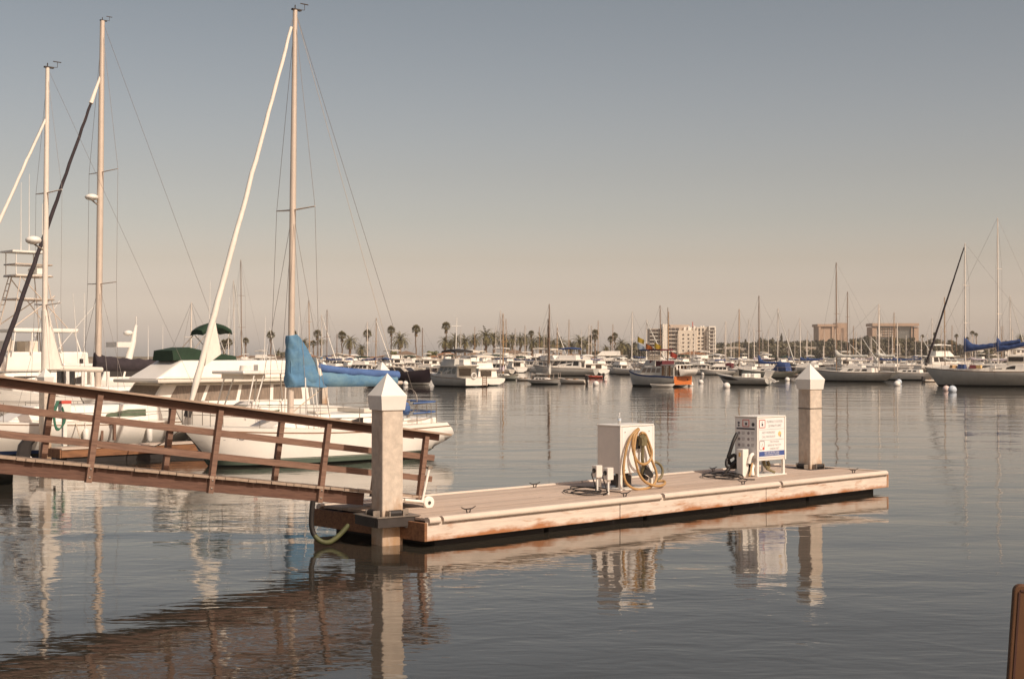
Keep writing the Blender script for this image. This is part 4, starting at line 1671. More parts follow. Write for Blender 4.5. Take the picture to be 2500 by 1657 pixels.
q.tube([(-0.8, 0.7, 2.6), (-0.9, 0.7, 4.6)], [0.016, 0.008], 5)
q.tube([(-1.0, -0.7, 2.6), (-0.6, -0.7, 4.2)], [0.016, 0.008], 5)
q.tube([(0.4, 0.5, 2.6), (0.3, 0.5, 3.6)], [0.016, 0.008], 5)
q.build('roof_gear', M['white'], yg)

# --- sport fisher with tuna tower at far left
eF = atd(80, 960, 74.0)
sf = thing('sport_fisher', 'white sport fishing yacht with pipework tuna tower at far left', 'fishing yacht', (eF.x, eF.y, 0), BH)
hull(sf, 13.0, 4.4, 2.2, 1.4, 1.1, tw=0.92, rb=1.3, rs=0.0, draft=0.6, p=3.0, n=14, m_stripe='bottom')
h4 = dict(x0=-2.6, x1=3.6, w0=3.6, w1=2.4, z0=1.4, z1=2.35, rf=1.5, rb=0.0, tum=0.15)
hs = house(sf, 'saloon', bevel=0.06, **h4)
side_windows(hs, fx=(0.08, 0.85), fz=(0.3, 0.8), n=2, **h4)
h5 = dict(x0=-2.4, x1=2.5, w0=3.2, w1=2.4, z0=2.40, z1=3.40, rf=0.8, rb=0.05, tum=0.12)
house(sf, 'bridge', bevel=0.10, **h5)
q = MB()
q.box((-0.15, 0, 4.50), (3.5, 2.6, 0.20))
q.build('hardtop', M['white2'], sf, bevel=0.05)
q = MB()
for sg in (-1, 1):
    for xa, xb in ((1.5, 1.7), (-1.7, -2.0), (0.6, 0.7), (-0.8, -0.9)):
        q.tube([(xa, sg * 1.2, 4.42), (xb, sg * 1.35, 3.35)], 0.04, 6)
q.build('hardtop_frame', M['white'], sf)
q = MB()
q.box((1.6, 0.0, 3.72), (0.4, 1.6, 0.55))
q.box((0.4, 0.7, 3.6), (0.5, 0.5, 0.7))
q.box((0.4, -0.7, 3.6), (0.5, 0.5, 0.7))
q.build('helm_seats', M['cream'], sf, bevel=0.05)
tw_ = MB()
for sg in (-1, 1):
    tw_.tube([(2.1, sg * 1.4, 2.4), (1.0, sg * 0.7, 7.3)], 0.026, 6)
    tw_.tube([(-1.2, sg * 1.4, 2.4), (-0.4, sg * 0.7, 7.3)], 0.026, 6)
    tw_.tube([(1.6, sg * 1.1, 4.6), (-0.8, sg * 0.8, 6.3)], 0.03, 5)
    tw_.tube([(-1.4, sg * 1.1, 4.6), (0.9, sg * 0.7, 7.2)], 0.03, 5)
for z_, s_ in ((6.1, 0.95), (7.3, 0.75), (7.9, 0.7)):
    tw_.tube([(1.25, s_, z_), (1.25, -s_, z_), (-0.7, -s_, z_), (-0.7, s_, z_), (1.25, s_, z_)], 0.04, 6)
tw_.build('tuna_tower', M['alu'], sf)
q = MB()
for k in range(13):
    z_ = 2.6 + k * 0.36
    x_ = 2.05 - (z_ - 2.4) * 0.224
    q.tube([(x_, -1.4 + (z_ - 2.4) * 0.14, z_), (x_, -0.9 + (z_ - 2.4) * 0.1, z_)], 0.025, 5)
q.tube([(2.0, -0.9, 2.4), (0.95, -0.45, 7.3)], 0.035, 5)
q.build('tower_ladder', M['alu'], sf)
q = MB()
q.box((0.3, 0, 7.34), (1.9, 1.5, 0.06))
q.box((0.5, 0, 8.55), (1.9, 1.5, 0.09))
q.box((0.3, 0, 6.14), (1.6, 1.3, 0.06))
q.build('tower_platform', M['white'], sf)
q = MB()
for x_ in (-0.3, 1.2):
    for sg in (-1, 1):
        q.tube([(x_, sg * .6, 7.3), (x_, sg * .6, 8.55)], 0.03, 5)
for x_, y_, h_ in ((0.0, -0.5, 4.2), (0.9, 0.5, 3.6), (-0.3, 0.4, 2.6)):
    q.tube([(x_, y_, 8.5), (x_, y_, 8.5 + h_)], [0.028, 0.012], 5)
q.build('whip_antenna', M['white'], sf)
q = MB()
q.ball((-0.2, -0.3, 7.65), 0.33, 12, 6, (1, 1, 0.55))
q.box((-0.2, 0.4, 7.6), (0.5, 0.3, 0.35))
q.ball((-0.7, 0.2, 4.95), 0.22, 12, 6, (1, 1, 0.7))
q.build('radar_dome', M['white'], sf)
q = MB()
for sg in (-1, 1):
    q.tube([(0.5, sg * 1.7, 2.3), (-2.6, sg * 2.3, 6.2)], [0.03, 0.012], 5)
q.build('outrigger', M['white'], sf)

# --- hardtop cabin boat behind black cover
eH = atd(203, 950, 69.5)
yh = thing('motor_boat', 'white cabin boat with flat hardtop left of black sail cover', 'motorboat', (eH.x, eH.y, 0), BH)
hull(yh, 8.5, 2.9, 1.6, 1.2, 1.1, tw=0.9, rb=0.9, rs=0.0, draft=0.45, p=3.0, n=12, m_stripe='bottom')
house(yh, 'cabin', -0.5, 2.6, 2.2, 1.6, 1.2, 1.8, 0.9, 0.0, 0.12, 'white2')
q = MB()
q.box((0.3, 0, 2.72), (2.6, 2.3, 0.20))
q.build('hardtop', M['white2'], yh, bevel=0.06)
q = MB()
for sg in (-1, 1):
    for x_ in (1.3, 0.5, -0.8):
        q.box((x_, sg * 0.98, 2.1), (0.16, 0.06, 1.1))
q.build('hardtop_post', M['white'], yh)
q = MB()
q.box((0.9, 0, 2.15), (0.06, 1.8, 0.7))
q.build('windshield', M['glass'], yh)
q = MB()
q.tube([(0.6, 0.7, 2.8), (0.9, 0.7, 6.2)], [0.025, 0.01], 5)
q.tube([(-0.4, -0.7, 2.8), (-0.4, -0.7, 6.3)], [0.025, 0.01], 5)
q.build('whip_antenna', M['white'], yh)
q = MB()
q.cyl((0.2, 0.2, 2.82), (0.2, 0.2, 3.05), 0.09, None, 10)
q.build('horn', M['black'], yh)

# --- trawler with radar mast (only its mast stands out)
eT = atd(322, 940, 98.0)
yt = thing('trawler_yacht', 'white trawler yacht with short radar mast behind the black sail cover', 'motor yacht', (eT.x, eT.y, 0), BH)
hull(yt, 11.0, 3.8, 2.0, 1.3, 1.2, tw=0.9, rb=0.8, rs=0.0, draft=0.5, p=3.0, n=10, m_stripe='bottom')
h6 = dict(x0=-2.6, x1=3.0, w0=3.2, w1=2.5, z0=1.3, z1=2.5, rf=0.5, rb=0.0, tum=0.1)
hs = house(yt, 'saloon', **h6)
side_windows(hs, fx=(0.05, 0.95), fz=(0.4, 0.85), n=4, **h6)
q = MB()
q.tube([(0.4, 0, 2.5), (-0.1, 0, 4.2), (-0.3, 0, 5.3)], [0.28, 0.2, 0.1], 8)
q.tube([(-0.3, 0, 5.3), (-0.3, 0, 5.9)], 0.04, 5)
q.build('radar_mast', M['white'], yt)
q = MB()
q.box((1.0, 0, 3.95), (1.1, 1.5, 0.35))
q.ball((0.3, 0, 4.75), 0.33, 12, 6, (1, 1, 0.6))
q.build('radar', M['white'], yt)
q = MB()
for y_ in (-1, 1):
    q.tube([(-1.8, y_, 2.5), (-1.8, y_, 5.3)], [0.03, 0.012], 5)
q.build('whip_antenna', M['white'], yt)

# --- finger dock with pile, hose post and mooring posts
fA = at(150, 1095, 0.45)
fd = thing('finger_dock', 'brown wooden finger dock between the moored sloops', 'dock', (fA.x, fA.y, 0), TH)
q = MB()
q.box((5.0, 0.4, 0.0), (9.6, 0.7, 0.36))
q.build('float', M['dark'], fd)
for k in range(2):
    q = MB()
    q.box((2.5 + 5.0 * k, 0.02, 0.30), (4.98, 0.045, 0.24))
    q.build('fascia_board', M['fingerwood'], fd)
q = MB()
q.box((5.0, -0.005, 0.435), (10, 0.05, 0.04))
q.build('rub_rail', M['rub'], fd)
q = MB()
q.box((-0.025, 0.4, 0.30), (0.045, 0.8, 0.26))
q.build('end_board', M['fingerwood'], fd)
for k in range(6):
    q = MB()
    q.box((5.0, 0.10 + k * 0.128, 0.43), (9.95, 0.12, 0.04))
    q.build('plank', M['deck'], fd)
pile('short concrete pile with white cap standing at the free end of the finger dock', atd(108, 1085, 44.6), R(55), 0.28, 2.38, 2.80)
pile('slender concrete pile with white cap behind the blue sail cover, nearer the mast', atd(787, 970, 87), R(40), 0.40, 2.30, 2.86)
pile('concrete pile with white cap behind the outer end of the blue sail cover', atd(930, 940, 64), R(40), 0.40, 2.32, 2.93)
hpst = at(157, 1088, 0.45)
hs_ = thing('dock_pedestal', 'white dock pedestal with red band and green hose by the finger dock end', 'pedestal', hpst, TH)
q = MB()
q.box((0, 0, 0.45), (0.12, 0.12, 0.9))
q.build('post', M['white'], hs_)
q = MB()
q.box((0, 0, 1.08), (0.30, 0.26, 0.42))
q.build('box', M['white'], hs_, bevel=0.015)
q = MB()
q.box((0, 0, 1.335), (0.32, 0.28, 0.09))
q.build('red_band', M['red'], hs_)
hg = thing('green_hose', 'green garden hose hanging in a coil on the dock pedestal', 'hose', hpst, TH)
q = MB()
for k in range(4):
    q.tube(spline([(-0.22 - 0.02 * k, -0.1, 1.38), (-0.36 - .02 * k, -0.12, 1.0), (-0.34, -0.14, 0.62 - .03 * k), (-0.20, -0.15, 0.55), (-0.10 + .02 * k, -0.15, 0.8), (-0.14, -0.15, 1.2)], 4), 0.022, 6)
q.build('coil', mat('green_hose_rubber', (0.03, 0.13, 0.08), 0.5), hg)
for px, lab in ((248, 'left of two thin mooring posts with white tops on the finger dock'), (279, 'right of two thin mooring posts with white tops on the finger dock')):
    p = at(px, 1072, 0.45)
    t = thing('mooring_post', lab, 'post', p, TH, 'thin mooring posts on the finger dock')
    q = MB()
    q.box((0, 0, 0.28), (0.09, 0.09, 0.62))
    q.build('post', M['rail'], t)
    q = MB()
    q.ball((0, 0, 0.64), 0.09, 10, 6)
    q.build('top', M['white'], t)

for nm_, lab, p0, p1 in (('mooring_line', 'slack mooring line from the finger dock up to the blue-covered sloop bow', Vector((bowA.x, bowA.y, 1.05)), fA + U * 2.2 + Vector((0, 0, .02))),
                         ('mooring_line', 'slack mooring line from the finger dock to the sloop with coachroof window', Vector((cC.x, cC.y, 1.0)) + Vector((math.cos(BH), math.sin(BH), 0)) * 0.5 + U.cross(Vector((0, 0, 1))) * 1.5, fA + U * 1.2 + V * .7 + Vector((0, 0, .02)))):
    mid_ = (p0 + p1) / 2 - Vector((0, 0, .25))
    o = MB().tube(spline([v - p1 for v in (p0, mid_, p1)], 6), 0.02, 6).build(nm_, M['rope'])
    o.location = p1
    tag(o, lab, 'rope', 'mooring lines at the finger dock')
for t_, pt__, ss in ((sa, ptA, (.34, .60)), (scb, ptC, (.30, .52))):
    for s in ss:
        for sg in (-1, 1):
            P = pt__(s, .75, sg)
            q = MB()
            q.tube([(P[0], P[1] + sg * .12, .30), (P[0], P[1] + sg * .12, .36), (P[0], P[1] + sg * .12, .78), (P[0], P[1] + sg * .12, .84)], [.05, .10, .10, .04], 10)
            q.tube([(P[0], P[1] + sg * .12, .84), (P[0], P[1] - sg * .02, 1.55)], .01, 5)
            if (t_ is scb and sg < 0) or (t_ is sa and sg > 0):
                continue
            q.build('fender', M['white'], t_)

# --- outboard boat at far left edge
eO = atd(-200, 1100, 35.0)
ob = thing('outboard_boat', 'small boat with blue canopy and outboard motor at the far left edge', 'boat', (eO.x, eO.y, 0), R(200))
hull(ob, 4.4, 1.8, 0.9, 0.62, 0.6, tw=0.92, rb=0.6, rs=0.0, draft=0.3, p=3, n=10, m_hull='black', m_stripe='bottom')
house(ob, 'canopy', -0.55, 0.9, 1.5, 1.2, 0.75, 1.75, 0.4, 0.3, 0.15, 'skyblue')
q = MB()
q.add([(-0.60, -0.75, 0.7), (-0.35, -0.7, 1.78), (-0.35, 0.7, 1.78), (-0.60, 0.75, 0.7), (-1.25, -0.75, 0.7), (-0.5, -0.7, 1.78), (-0.5, 0.7, 1.78), (-1.25, 0.75, 0.7)],
      [(0, 1, 2, 3), (7, 6, 5, 4), (0, 4, 5, 1), (1, 5, 6, 2), (2, 6, 7, 3)])
q.build('aft_curtain', M['grey'], ob)
om = MB()
om.loft([[(x_ - 0.16, -0.17, z_), (x_ + 0.18, -0.17, z_), (x_ + 0.18, 0.17, z_), (x_ - 0.16, 0.17, z_)] for x_, z_ in ((-2.45, 0.62), (-2.5, 0.95), (-2.6, 1.08))], True, False)
om.build('motor_cowl', M['black'], ob, bevel=0.06)
om = MB()
om.bar((-2.45, 0, 0.66), (-2.85, 0, 0.25), 0.14, 0.26)
om.bar((-2.7, 0, 0.42), (-3.0, 0, 0.36), 0.03, 0.3)
om.tube([(-2.75, 0, 0.16), (-3.2, 0, 0.22)], [0.06, 0.04], 8)
om.build('motor_leg', M['cabinet'], ob, bevel=0.03)
om = MB()
for k in range(3):
    a = 2 * PI * k / 3
    om.bar((-3.2, 0, 0.22), (-3.2, 0.13 * math.cos(a), 0.22 + 0.13 * math.sin(a)), 0.06, 0.02)
om.build('propeller', M['darksteel'], ob)


# ------------------------------------------------------------------ moored boats in the middle distance
def dist(yw):
    return 3.2 * F / (yw - 868.0)


def moored(label, px, yw, wpx, head, masts=(), group='sailing boats on moorings', m_hull='greyhull', cover='navycover', fb=None, jib=None,
           stripe='bottom', beam=None, dodger=None, extras=None, boomz=None, mwin=True, peak=0.9, rise=0.0):
    d = dist(yw)
    k = F / d
    hd = R(head)
    c = at(px, yw, 0)
    L = wpx / k / max(0.25, abs(math.cos(hd)))
    Bm = beam or L * 0.29
    t = thing('moored_sailboat', label, 'sailboat', c, hd, group)
    f = fb or (L * 0.145, L * 0.10, L * 0.105)
    sh, hf, pt_ = hull(t, L, Bm, f[0], f[1], f[2], tw=0.62, rb=L * .10, rs=L * .07, draft=0.35, p=2.4, zs=(0.05, 0.16), n=12,
                       m_hull=m_hull, m_stripe=stripe, lift=0.45, line=('teak', 0.05, 0.11))
    hd_ = dict(x0=-L * .24, x1=L * .20, w0=Bm * .62, w1=Bm * .42, z0=f[1] - .02, z1=f[1] + L * .052, rf=L * .08, rb=.06, tum=.1)
    cb = house(t, 'coachroof', m='white2', **hd_)
    if mwin:
        side_windows(cb, fx=(.12, .80), fz=(.3, .75), n=3, gap=.3, front=False, **hd_)
    for i, (mpx, mtop, mcol) in enumerate(masts):
        kk = (mpx - px) / (k * math.cos(hd))
        dk2 = d + kk * math.sin(hd)
        kk = ((mpx - 1250) * dk2 / F - c.x) / math.cos(hd)
        mh = zat(mtop, c.y + kk * math.sin(hd))
        r = max(0.075, 2.9 / k / 2)
        spar_rig(t, kk, f[1] + .3, mh, r, L, L / 2 - .1, f[0], -L / 2, f[2], Bm * .42, mcol, spr=(0.52,) if mh < 15 else (0.36, 0.66), spw=Bm * .27,
                 wire_r=0.011, rake=0.0, detail=False, name='mast')
        bz = boomz or f[1] + L * .12
        bl = min(kk + L * .47, L * .42) if i == 0 else min(kk + L * .5, L * .3)
        if bl > 0.8:
            q = MB()
            q.tube([(kk, 0, bz), (kk - bl, 0, bz + rise)], 0.07, 6)
            q.build('boom', M['alu'], t)
            if cover:
                sail_cover(t, kk + .12, bz - .05, bl * .95, bz - .02 + rise, peak, L * .042, cover, wid=0.2, seed=int(mpx))
        if jib and i == 0:
            furled(t, (L / 2 - .2, 0, f[0] + .5), (kk + .1, 0, mh * .97), 0.13, jib, seed=int(mpx))
    for sg in (-1, 1):
        pts = []
        for s in (0.06, 0.25, 0.45, 0.65, 0.85, 0.95):
            P = pt_(s, sh(s), sg)
            pts.append((P[0], P[1], P[2]))
        railing(t, pts, 0.6, 0.014, 'lifeline', 'alu', lines=1)
    if dodger:
        q = MB()
        q.loft([[(-L * .24 + x_, -Bm * .33, f[1] + .1), (-L * .24 + x_ * .8, -Bm * .28, f[1] + h_), (-L * .24 + x_ * .8, Bm * .28, f[1] + h_), (-L * .24 + x_, Bm * .33, f[1] + .1)]
                for x_, h_ in ((-1.2, 1.25), (-.3, 1.35), (.6, .9), (1.0, .45))], True, True)
        q.build('dodger', M[dodger], t)
    return t, L, Bm, f, d


# 4 sloop behind trawlers (stern left)
t4, *_ = moored('grey-green sloop with pale lilac boom cover moored right of the white trawler', 1230, 927, 72, -42, [(1222, 757, 'whitemast'), (1228, 765, 'tanmast')], m_hull='greenhull', cover='pinkcover')
# 5 grey sloop with dark second mast
t5, L5, B5, f5, d5 = moored('grey ketch with white boom cover and dark masts, moored in mid channel', 1328, 938, 82, -42, [(1341, 742, 'darkmast'), (1338, 778, 'darkmast')], cover='palesail', peak=1.4)
# 10.. right side
t11, *_ = moored('greenish sloop with blue sail cover behind the white outboard boat', 1872, 923, 128, 142, [(1853, 722, 'darkmast')], m_hull='greenhull', cover='navycover', dodger='navycover', peak=1.5)
t12, *_ = moored('small grey sloop with dark sprayhood left of the white outboard boat', 1757, 913, 70, 142, [(1772, 784, 'whitemast')], cover=None, dodger='maroon')
t14, *_ = moored('long grey yawl with pale awning and tall dark mast right of the far pile', 2088, 931, 168, 144, [(2041, 641, 'darkmast'), (2148, 742, 'whitemast')], cover='palesail', fb=(1.5, 1.15, 1.2), peak=1.1, boomz=3.0)
t15, *_ = moored('low white sloop moored left of the blue-covered ketch', 2216, 928, 118, 144, [(2190, 786, 'whitemast')], m_hull='white2', cover=None, fb=(1.25, 1.0, 1.0))
t16, L16, B16, f16, d16 = moored('large grey ketch with blue sail covers and dark furled jib at the right edge', 2425, 943, 280, 146, [(2354, 594, 'whitemast'), (2438, 532, 'whitemast')], cover='navycover', jib='blackcover',
                                 fb=(1.95, 1.6, 1.65), rise=.9, group='sailing boats on moorings', boomz=3.6, peak=1.7, beam=4.2)
q = MB()
q.box((-2.6, 0, 2.7), (1.8, 2.2, 1.0))
q.build('pilothouse', M['cream'], t16, bevel=.05)
q = MB()
q.box((-2.6, 0, 2.85), (1.5, 2.24, 0.45))
q.build('window', M['glass'], t16)
for x_, m_, s_ in ((3.9, 'tan', .5), (3.0, 'navycover', .7), (1.9, 'maroon', .5), (1.2, 'signyel', .4), (-0.3, 'white', .5)):
    q = MB()
    q.box((x_, .8, 2.05), (s_ * 1.2, .7, s_ * .7), x_, .8)
    q.build('deck_gear', M[m_], t16)

# 1 dark motor yacht
d1 = dist(938)
p1 = at(985, 938, 0)
n1 = thing('moored_motor_yacht', 'dark hulled motor yacht moored behind the near pile cap, bow to the right', 'motor yacht', p1, R(-30))
hull(n1, 9.0, 3.0, 1.85, 1.35, 1.0, tw=.9, rb=1.2, rs=0, draft=.4, p=3, n=12, m_hull='navy', m_stripe='white', zs=(0.06, 0.22), m_deck='cream')
q = dict(x0=-2.8, x1=1.6, w0=2.4, w1=1.8, z0=1.2, z1=2.0, rf=1.3, rb=.1, tum=.12)
hs = house(n1, 'saloon', m='cream', **q)
side_windows(hs, fx=(.05, .9), fz=(.25, .85), n=3, **q)
q = MB()
q.box((-1.6, 0, 2.35), (2.2, 2.1, .10))
for x_ in (-2.6, -.7):
    for sg in (-1, 1):
        q.box((x_, sg * .95, 2.15), (.08, .06, .4))
q.build('hardtop', M['white2'], n1)
railing(n1, [(-1, -1.4, 1.4), (1, -1.3, 1.5), (3, -.8, 1.7), (4.3, 0, 1.85), (3, .8, 1.7), (1, 1.3, 1.5), (-1, 1.4, 1.4)], .5, .02, 'bow_rail', 'alu')


# generic motor cruiser builder
def cruiser(label, px, yw, L, head, name='moored_motor_yacht', cat='motor yacht', group=None, m_hull='white2', fly=True, top='cream', topz=None, B=None,
            sc=1.0, mast=0.0, mh='white2', win='glass', tall=1.0, loc=None):
    c = loc or at(px, yw, 0)
    t = thing(name, label, cat, c, R(head), group)
    Bm = B or L * .31
    f = (L * .17, L * .125, L * .105)
    sh, hf, pt_ = hull(t, L, Bm, f[0], f[1], f[2], tw=.9, rb=L * .09, rs=0, draft=.4, p=3.2, n=10, m_hull=m_hull, m_stripe='bottom', line=('teak', .12, .18))
    z0, z1 = f[1] - .05, f[1] + 1.05 * tall * L / 10
    a = dict(x0=-L * .30, x1=L * .24, w0=Bm * .84, w1=Bm * .62, z0=z0, z1=z1, rf=L * .10, rb=.05, tum=.1)
    hs = house(t, 'saloon', m=mh, **a)
    side_windows(hs, fx=(.05, .95), fz=(.30, .90), n=4, m=win, gap=.18, **a)
    q = MB()
    q.box((-L * .30 - .01, Bm * .08, z0 + (z1 - z0) * .46), (.10, Bm * .46, (z1 - z0) * .72))
    q.build('aft_door', M['glass'], hs)
    q = MB()
    q.box((-L * .06, 0, z1 + .05), (L * .54, Bm * .86, .10))
    q.build('saloon_roof', M['white2'], t)
    zf = z1 + .10
    if fly:
        h_ = .75 * tall * L / 10
        house(t, 'flybridge', -L * .22, L * .14, Bm * .74, Bm * .55, zf, zf + h_, L * .08, .05, .1, mh)
        if top:
            zt_ = zf + h_ + 1.05 * L / 10
            q = MB()
            q.loft([[(x_, -Bm * .38, zt_ - e_ - .14), (x_, -Bm * .36, zt_ - e_ + .06), (x_, 0, zt_ + .14 - e_), (x_, Bm * .36, zt_ - e_ + .06), (x_, Bm * .38, zt_ - e_ - .14), (x_, 0, zt_ - .06 - e_)] for x_, e_ in ((-L * .24, .12), (-L * .1, 0), (L * .06, .15))], True, True)
            q.build('bimini_top', M[top], t)
            q = MB()
            for sg in (-1, 1):
                for xa, xb in ((-L * .22, -L * .18), (0, L * .02), (L * .05, L * .1)):
                    q.tube([(xa, sg * Bm * .35, zt_ - .1), (xb, sg * Bm * .36, zf + h_ - .1)], .025, 5)
            q.build('bimini_frame', M['alu'], t)
    if mast:
        q = MB()
        q.tube([(-L * .05, 0, zf), (-L * .08, 0, zf + mast)], [.07, .04], 6)
        q.tube([(-L * .07, -.6, zf + mast * .82), (-L * .07, .6, zf + mast * .82)], .03, 5)
        q.build('signal_mast', M['white'], t)
    pts = []
    for s in (.5, .65, .8, .93, .99):
        P = pt_(s, sh(s), 1)
        pts.append(P)
    pts += [(p_[0], -p_[1], p_[2]) for p_ in pts[::-1]]
    railing(t, pts, .55 * L / 10, .02, 'bow_rail', 'alu')
    return t, Bm, f, zf


# 2 white trawler with transom towards the sun
t2, B2, f2_, zf2 = cruiser('white trawler yacht with dark bimini and swim ladder, moored left of mid channel', 1106, 943, 8.6, 126, top='black', B=3.0, mast=5.0, m_hull='greyhull', mh='greyhull', tall=1.1)  # white boat in grey: the shaded side is painted into hull and house
q = MB()
q.box((-4.34, 0, .55), (.06, 2.7, .74))
q.build('lit_transom', M['white2'], t2)  # white panel paints the sunlit stern against the grey sides
q = MB()
for k in range(5):
    q.box((-4.40, -.95, .2 + .18 * k), (.06, .5, .04))
for y_ in (-.7, -1.2):
    q.box((-4.40, y_, .6), (.05, .05, 1.0))
q.build('swim_ladder', M['teak'], t2)
q = MB()
q.box((-3.2, 0, 2.25), (1.6, 2.6, .08))
q.box((-3.2, .7, 2.55), (.8, .8, .5))
q.build('boat_deck', M['white2'], t2)
q = MB()
q.tube([(-2.9, .8, 1.9 + .45 * math.cos(a)) if False else (-4.42, .4 + .28 * math.cos(a), 1.15 + .28 * math.sin(a)) for a in [2 * PI * k / 14 for k in range(15)]], .07, 6)
q.build('life_ring', M['white'], t2)
# 3 second cruiser alongside
t3, *_ = cruiser('white cruiser with pipework flybridge moored just right of the white trawler', 1166, 940, 7.6, 120, top='cream', B=2.8)

# 9 colourful houseboat trawler with orange transom
p9 = at(1600, 943, 0)
t9 = thing('moored_houseboat', 'cluttered trawler with orange transom, flags and white dinghy on davits', 'houseboat', p9, R(133))
hull(t9, 7.4, 3.0, 1.75, 1.2, 1.1, tw=.95, rb=.5, rs=0, draft=.4, p=3.4, n=12, m_hull='greyhull', m_stripe='bottom', zs=(.04, .18), line=('navycover', .02, .20))
q = MB()
q.box((-3.73, 0, .66), (.05, 2.75, .85))
q.build('orange_transom', M['orange'], t9)
q = MB()
q.cyl((-3.77, -.7, .75), (-3.75, -.7, .75), .09, None, 10)
q.build('exhaust', M['black'], t9)
a = dict(x0=-1.9, x1=1.5, w0=2.5, w1=1.9, z0=1.15, z1=2.05, rf=.5, rb=.0, tum=.1)
hs = house(t9, 'saloon', m='greyhull', **a)
side_windows(hs, fx=(.05, .95), fz=(.35, .85), n=4, gap=.25, m='curtain', **a)
a = dict(x0=-.9, x1=1.1, w0=2.2, w1=1.7, z0=2.1, z1=2.72, rf=.5, rb=.0, tum=.1)
house(t9, 'flybridge', m='greyhull', **a)
q = MB()
q.box((0.75, 0, 3.78), (1.2, 2.0, .16))
q.build('navy_canopy', M['navycover'], t9, bevel=.05)
q = MB()
q.box((-.75, 0, 3.80), (1.7, 2.0, .16))
q.build('maroon_canopy', M['maroon'], t9, bevel=.05)
q = MB()
q.box((-.9, 0, 2.40), (1.7, 1.9, .58))
q.build('dark_curtain', M['maroon'], t9)
q = MB()
for x_ in (1.25, .15, -.8, -1.5):
    for sg in (-1, 1):
        q.tube([(x_, sg * .95, 2.6), (x_, sg * .95, 3.75)], .03, 5)
q.build('canopy_frame', M['alu'], t9)
q = MB()
q.box((-2.9, 0, 2.25), (2.0, 2.7, .10))
for y_ in (-1.3, 1.3):
    q.box((-3.6, y_, 1.65), (.1, .1, 1.2))
    q.box((-2.6, y_, 1.65), (.12, .05, 1.2))
q.build('aft_awning', M['palesail'], t9)
q = MB()
for x_ in (-3.0, -2.5, -2.1):
    q.box((x_, 1.25, 1.65), (.22, .06, 1.05))
    q.box((x_, -1.25, 1.65), (.22, .06, 1.05))
q.build('awning_curtain', M['teak'], t9)
dg = thing('hung_dinghy', 'white dinghy hoisted on davits over the orange transom', 'dinghy', p9 + Vector((math.cos(R(133)) * -4.2, math.sin(R(133)) * -4.2, 1.15)), R(133 + 90))
hull(dg, 2.5, 1.25, .75, .62, .6, tw=.7, rb=.3, rs=0, draft=.05, p=2.2, n=8, zs=(.05, .10), m_stripe='white2', m_bottom='white2')
for mx_, x_, h_, c1_, c2_, lab in ((1.5, 2.3, 3.6, 'yellow', 'skyblue', None), (.1, .2, 5.2, 'orange', 'red', None), (-.9, -.9, 5.3, 'yellow', 'red', None)):
    pass
flags = ((2.0, .5, 5.3, 'yellow', 0), (2.0, .5, 4.6, 'buoyblue', 0), (.5, .9, 4.55, 'orange', 0), (-.7, .9, 4.65, 'yellow', 0), (-1.3, -.9, 3.75, 'red', 0))
for i, (x_, y_, z_, m_, lab) in enumerate(flags):
    q = MB()
    q.tube([(x_, y_, 1.4 if i < 2 else 3.0), (x_, y_, z_ + .05)], .025, 5)
    pole = q.build('flag_pole', M['white'], t9)
    q = MB()
    rings = []
    for k in range(6):
        f = k / 5
        rings.append([(x_ - .85 * f, y_ + .12 * math.sin(f * 5), z_ - .50 * f), (x_ - .75 * f, y_ + .12 * math.sin(f * 5 + .6), z_ - .62 - .30 * f)])
    q.loft(rings, False, True, False)
    q.build('flag', M[m_], pole)
q = MB()
q.tube([(2.9, 0, 1.5), (2.9, 0, 2.0), (2.6, .3, 2.5)], .05, 5)
for k in range(14):
    q.ball((2.2 + rnd.uniform(-.6, .9), rnd.uniform(-.7, .7), 1.75 + rnd.uniform(0, .5)), rnd.uniform(.12, .25), 7, 5)
q.build('foredeck_clutter', M['cream'], t9)
q = MB()
q.tube([(-1.2, -.6, 2.2), (-1.2, -.6, 8.2)], [.05, .035], 6)
q.build('signal_mast', M['darkmast'], t9)
# paddle board leaning on its side
k9 = dist(943)
sbp = at(1569, 939, 0)
pb = thing('paddle_board', 'pale grey paddle board lashed along the side of the houseboat', 'paddleboard', (sbp.x + .25, sbp.y - .9, 1.05), (0, R(-21), R(-47)))
q = MB()
n = 20
ring = lambda y_: [(1.45 * math.cos(2 * PI * k / n), y_, .40 * math.sin(2 * PI * k / n)) for k in range(n)]
q.loft([ring(-.05), ring(.05)], True, True)
q.build('board', M['palesail'], pb, bevel=.02)
kp = at(1616, 944.5, 0)
kk_ = thing('kayak', 'white kayak floating beside the houseboat', 'kayak', (kp.x, kp.y - .6, 0), R(-20))
hull(kk_, 2.6, .7, .34, .26, .30, tw=.25, rb=.3, rs=.2, draft=.08, p=2, n=8, zs=(.03, .06), m_stripe='white2', m_bottom='white2')

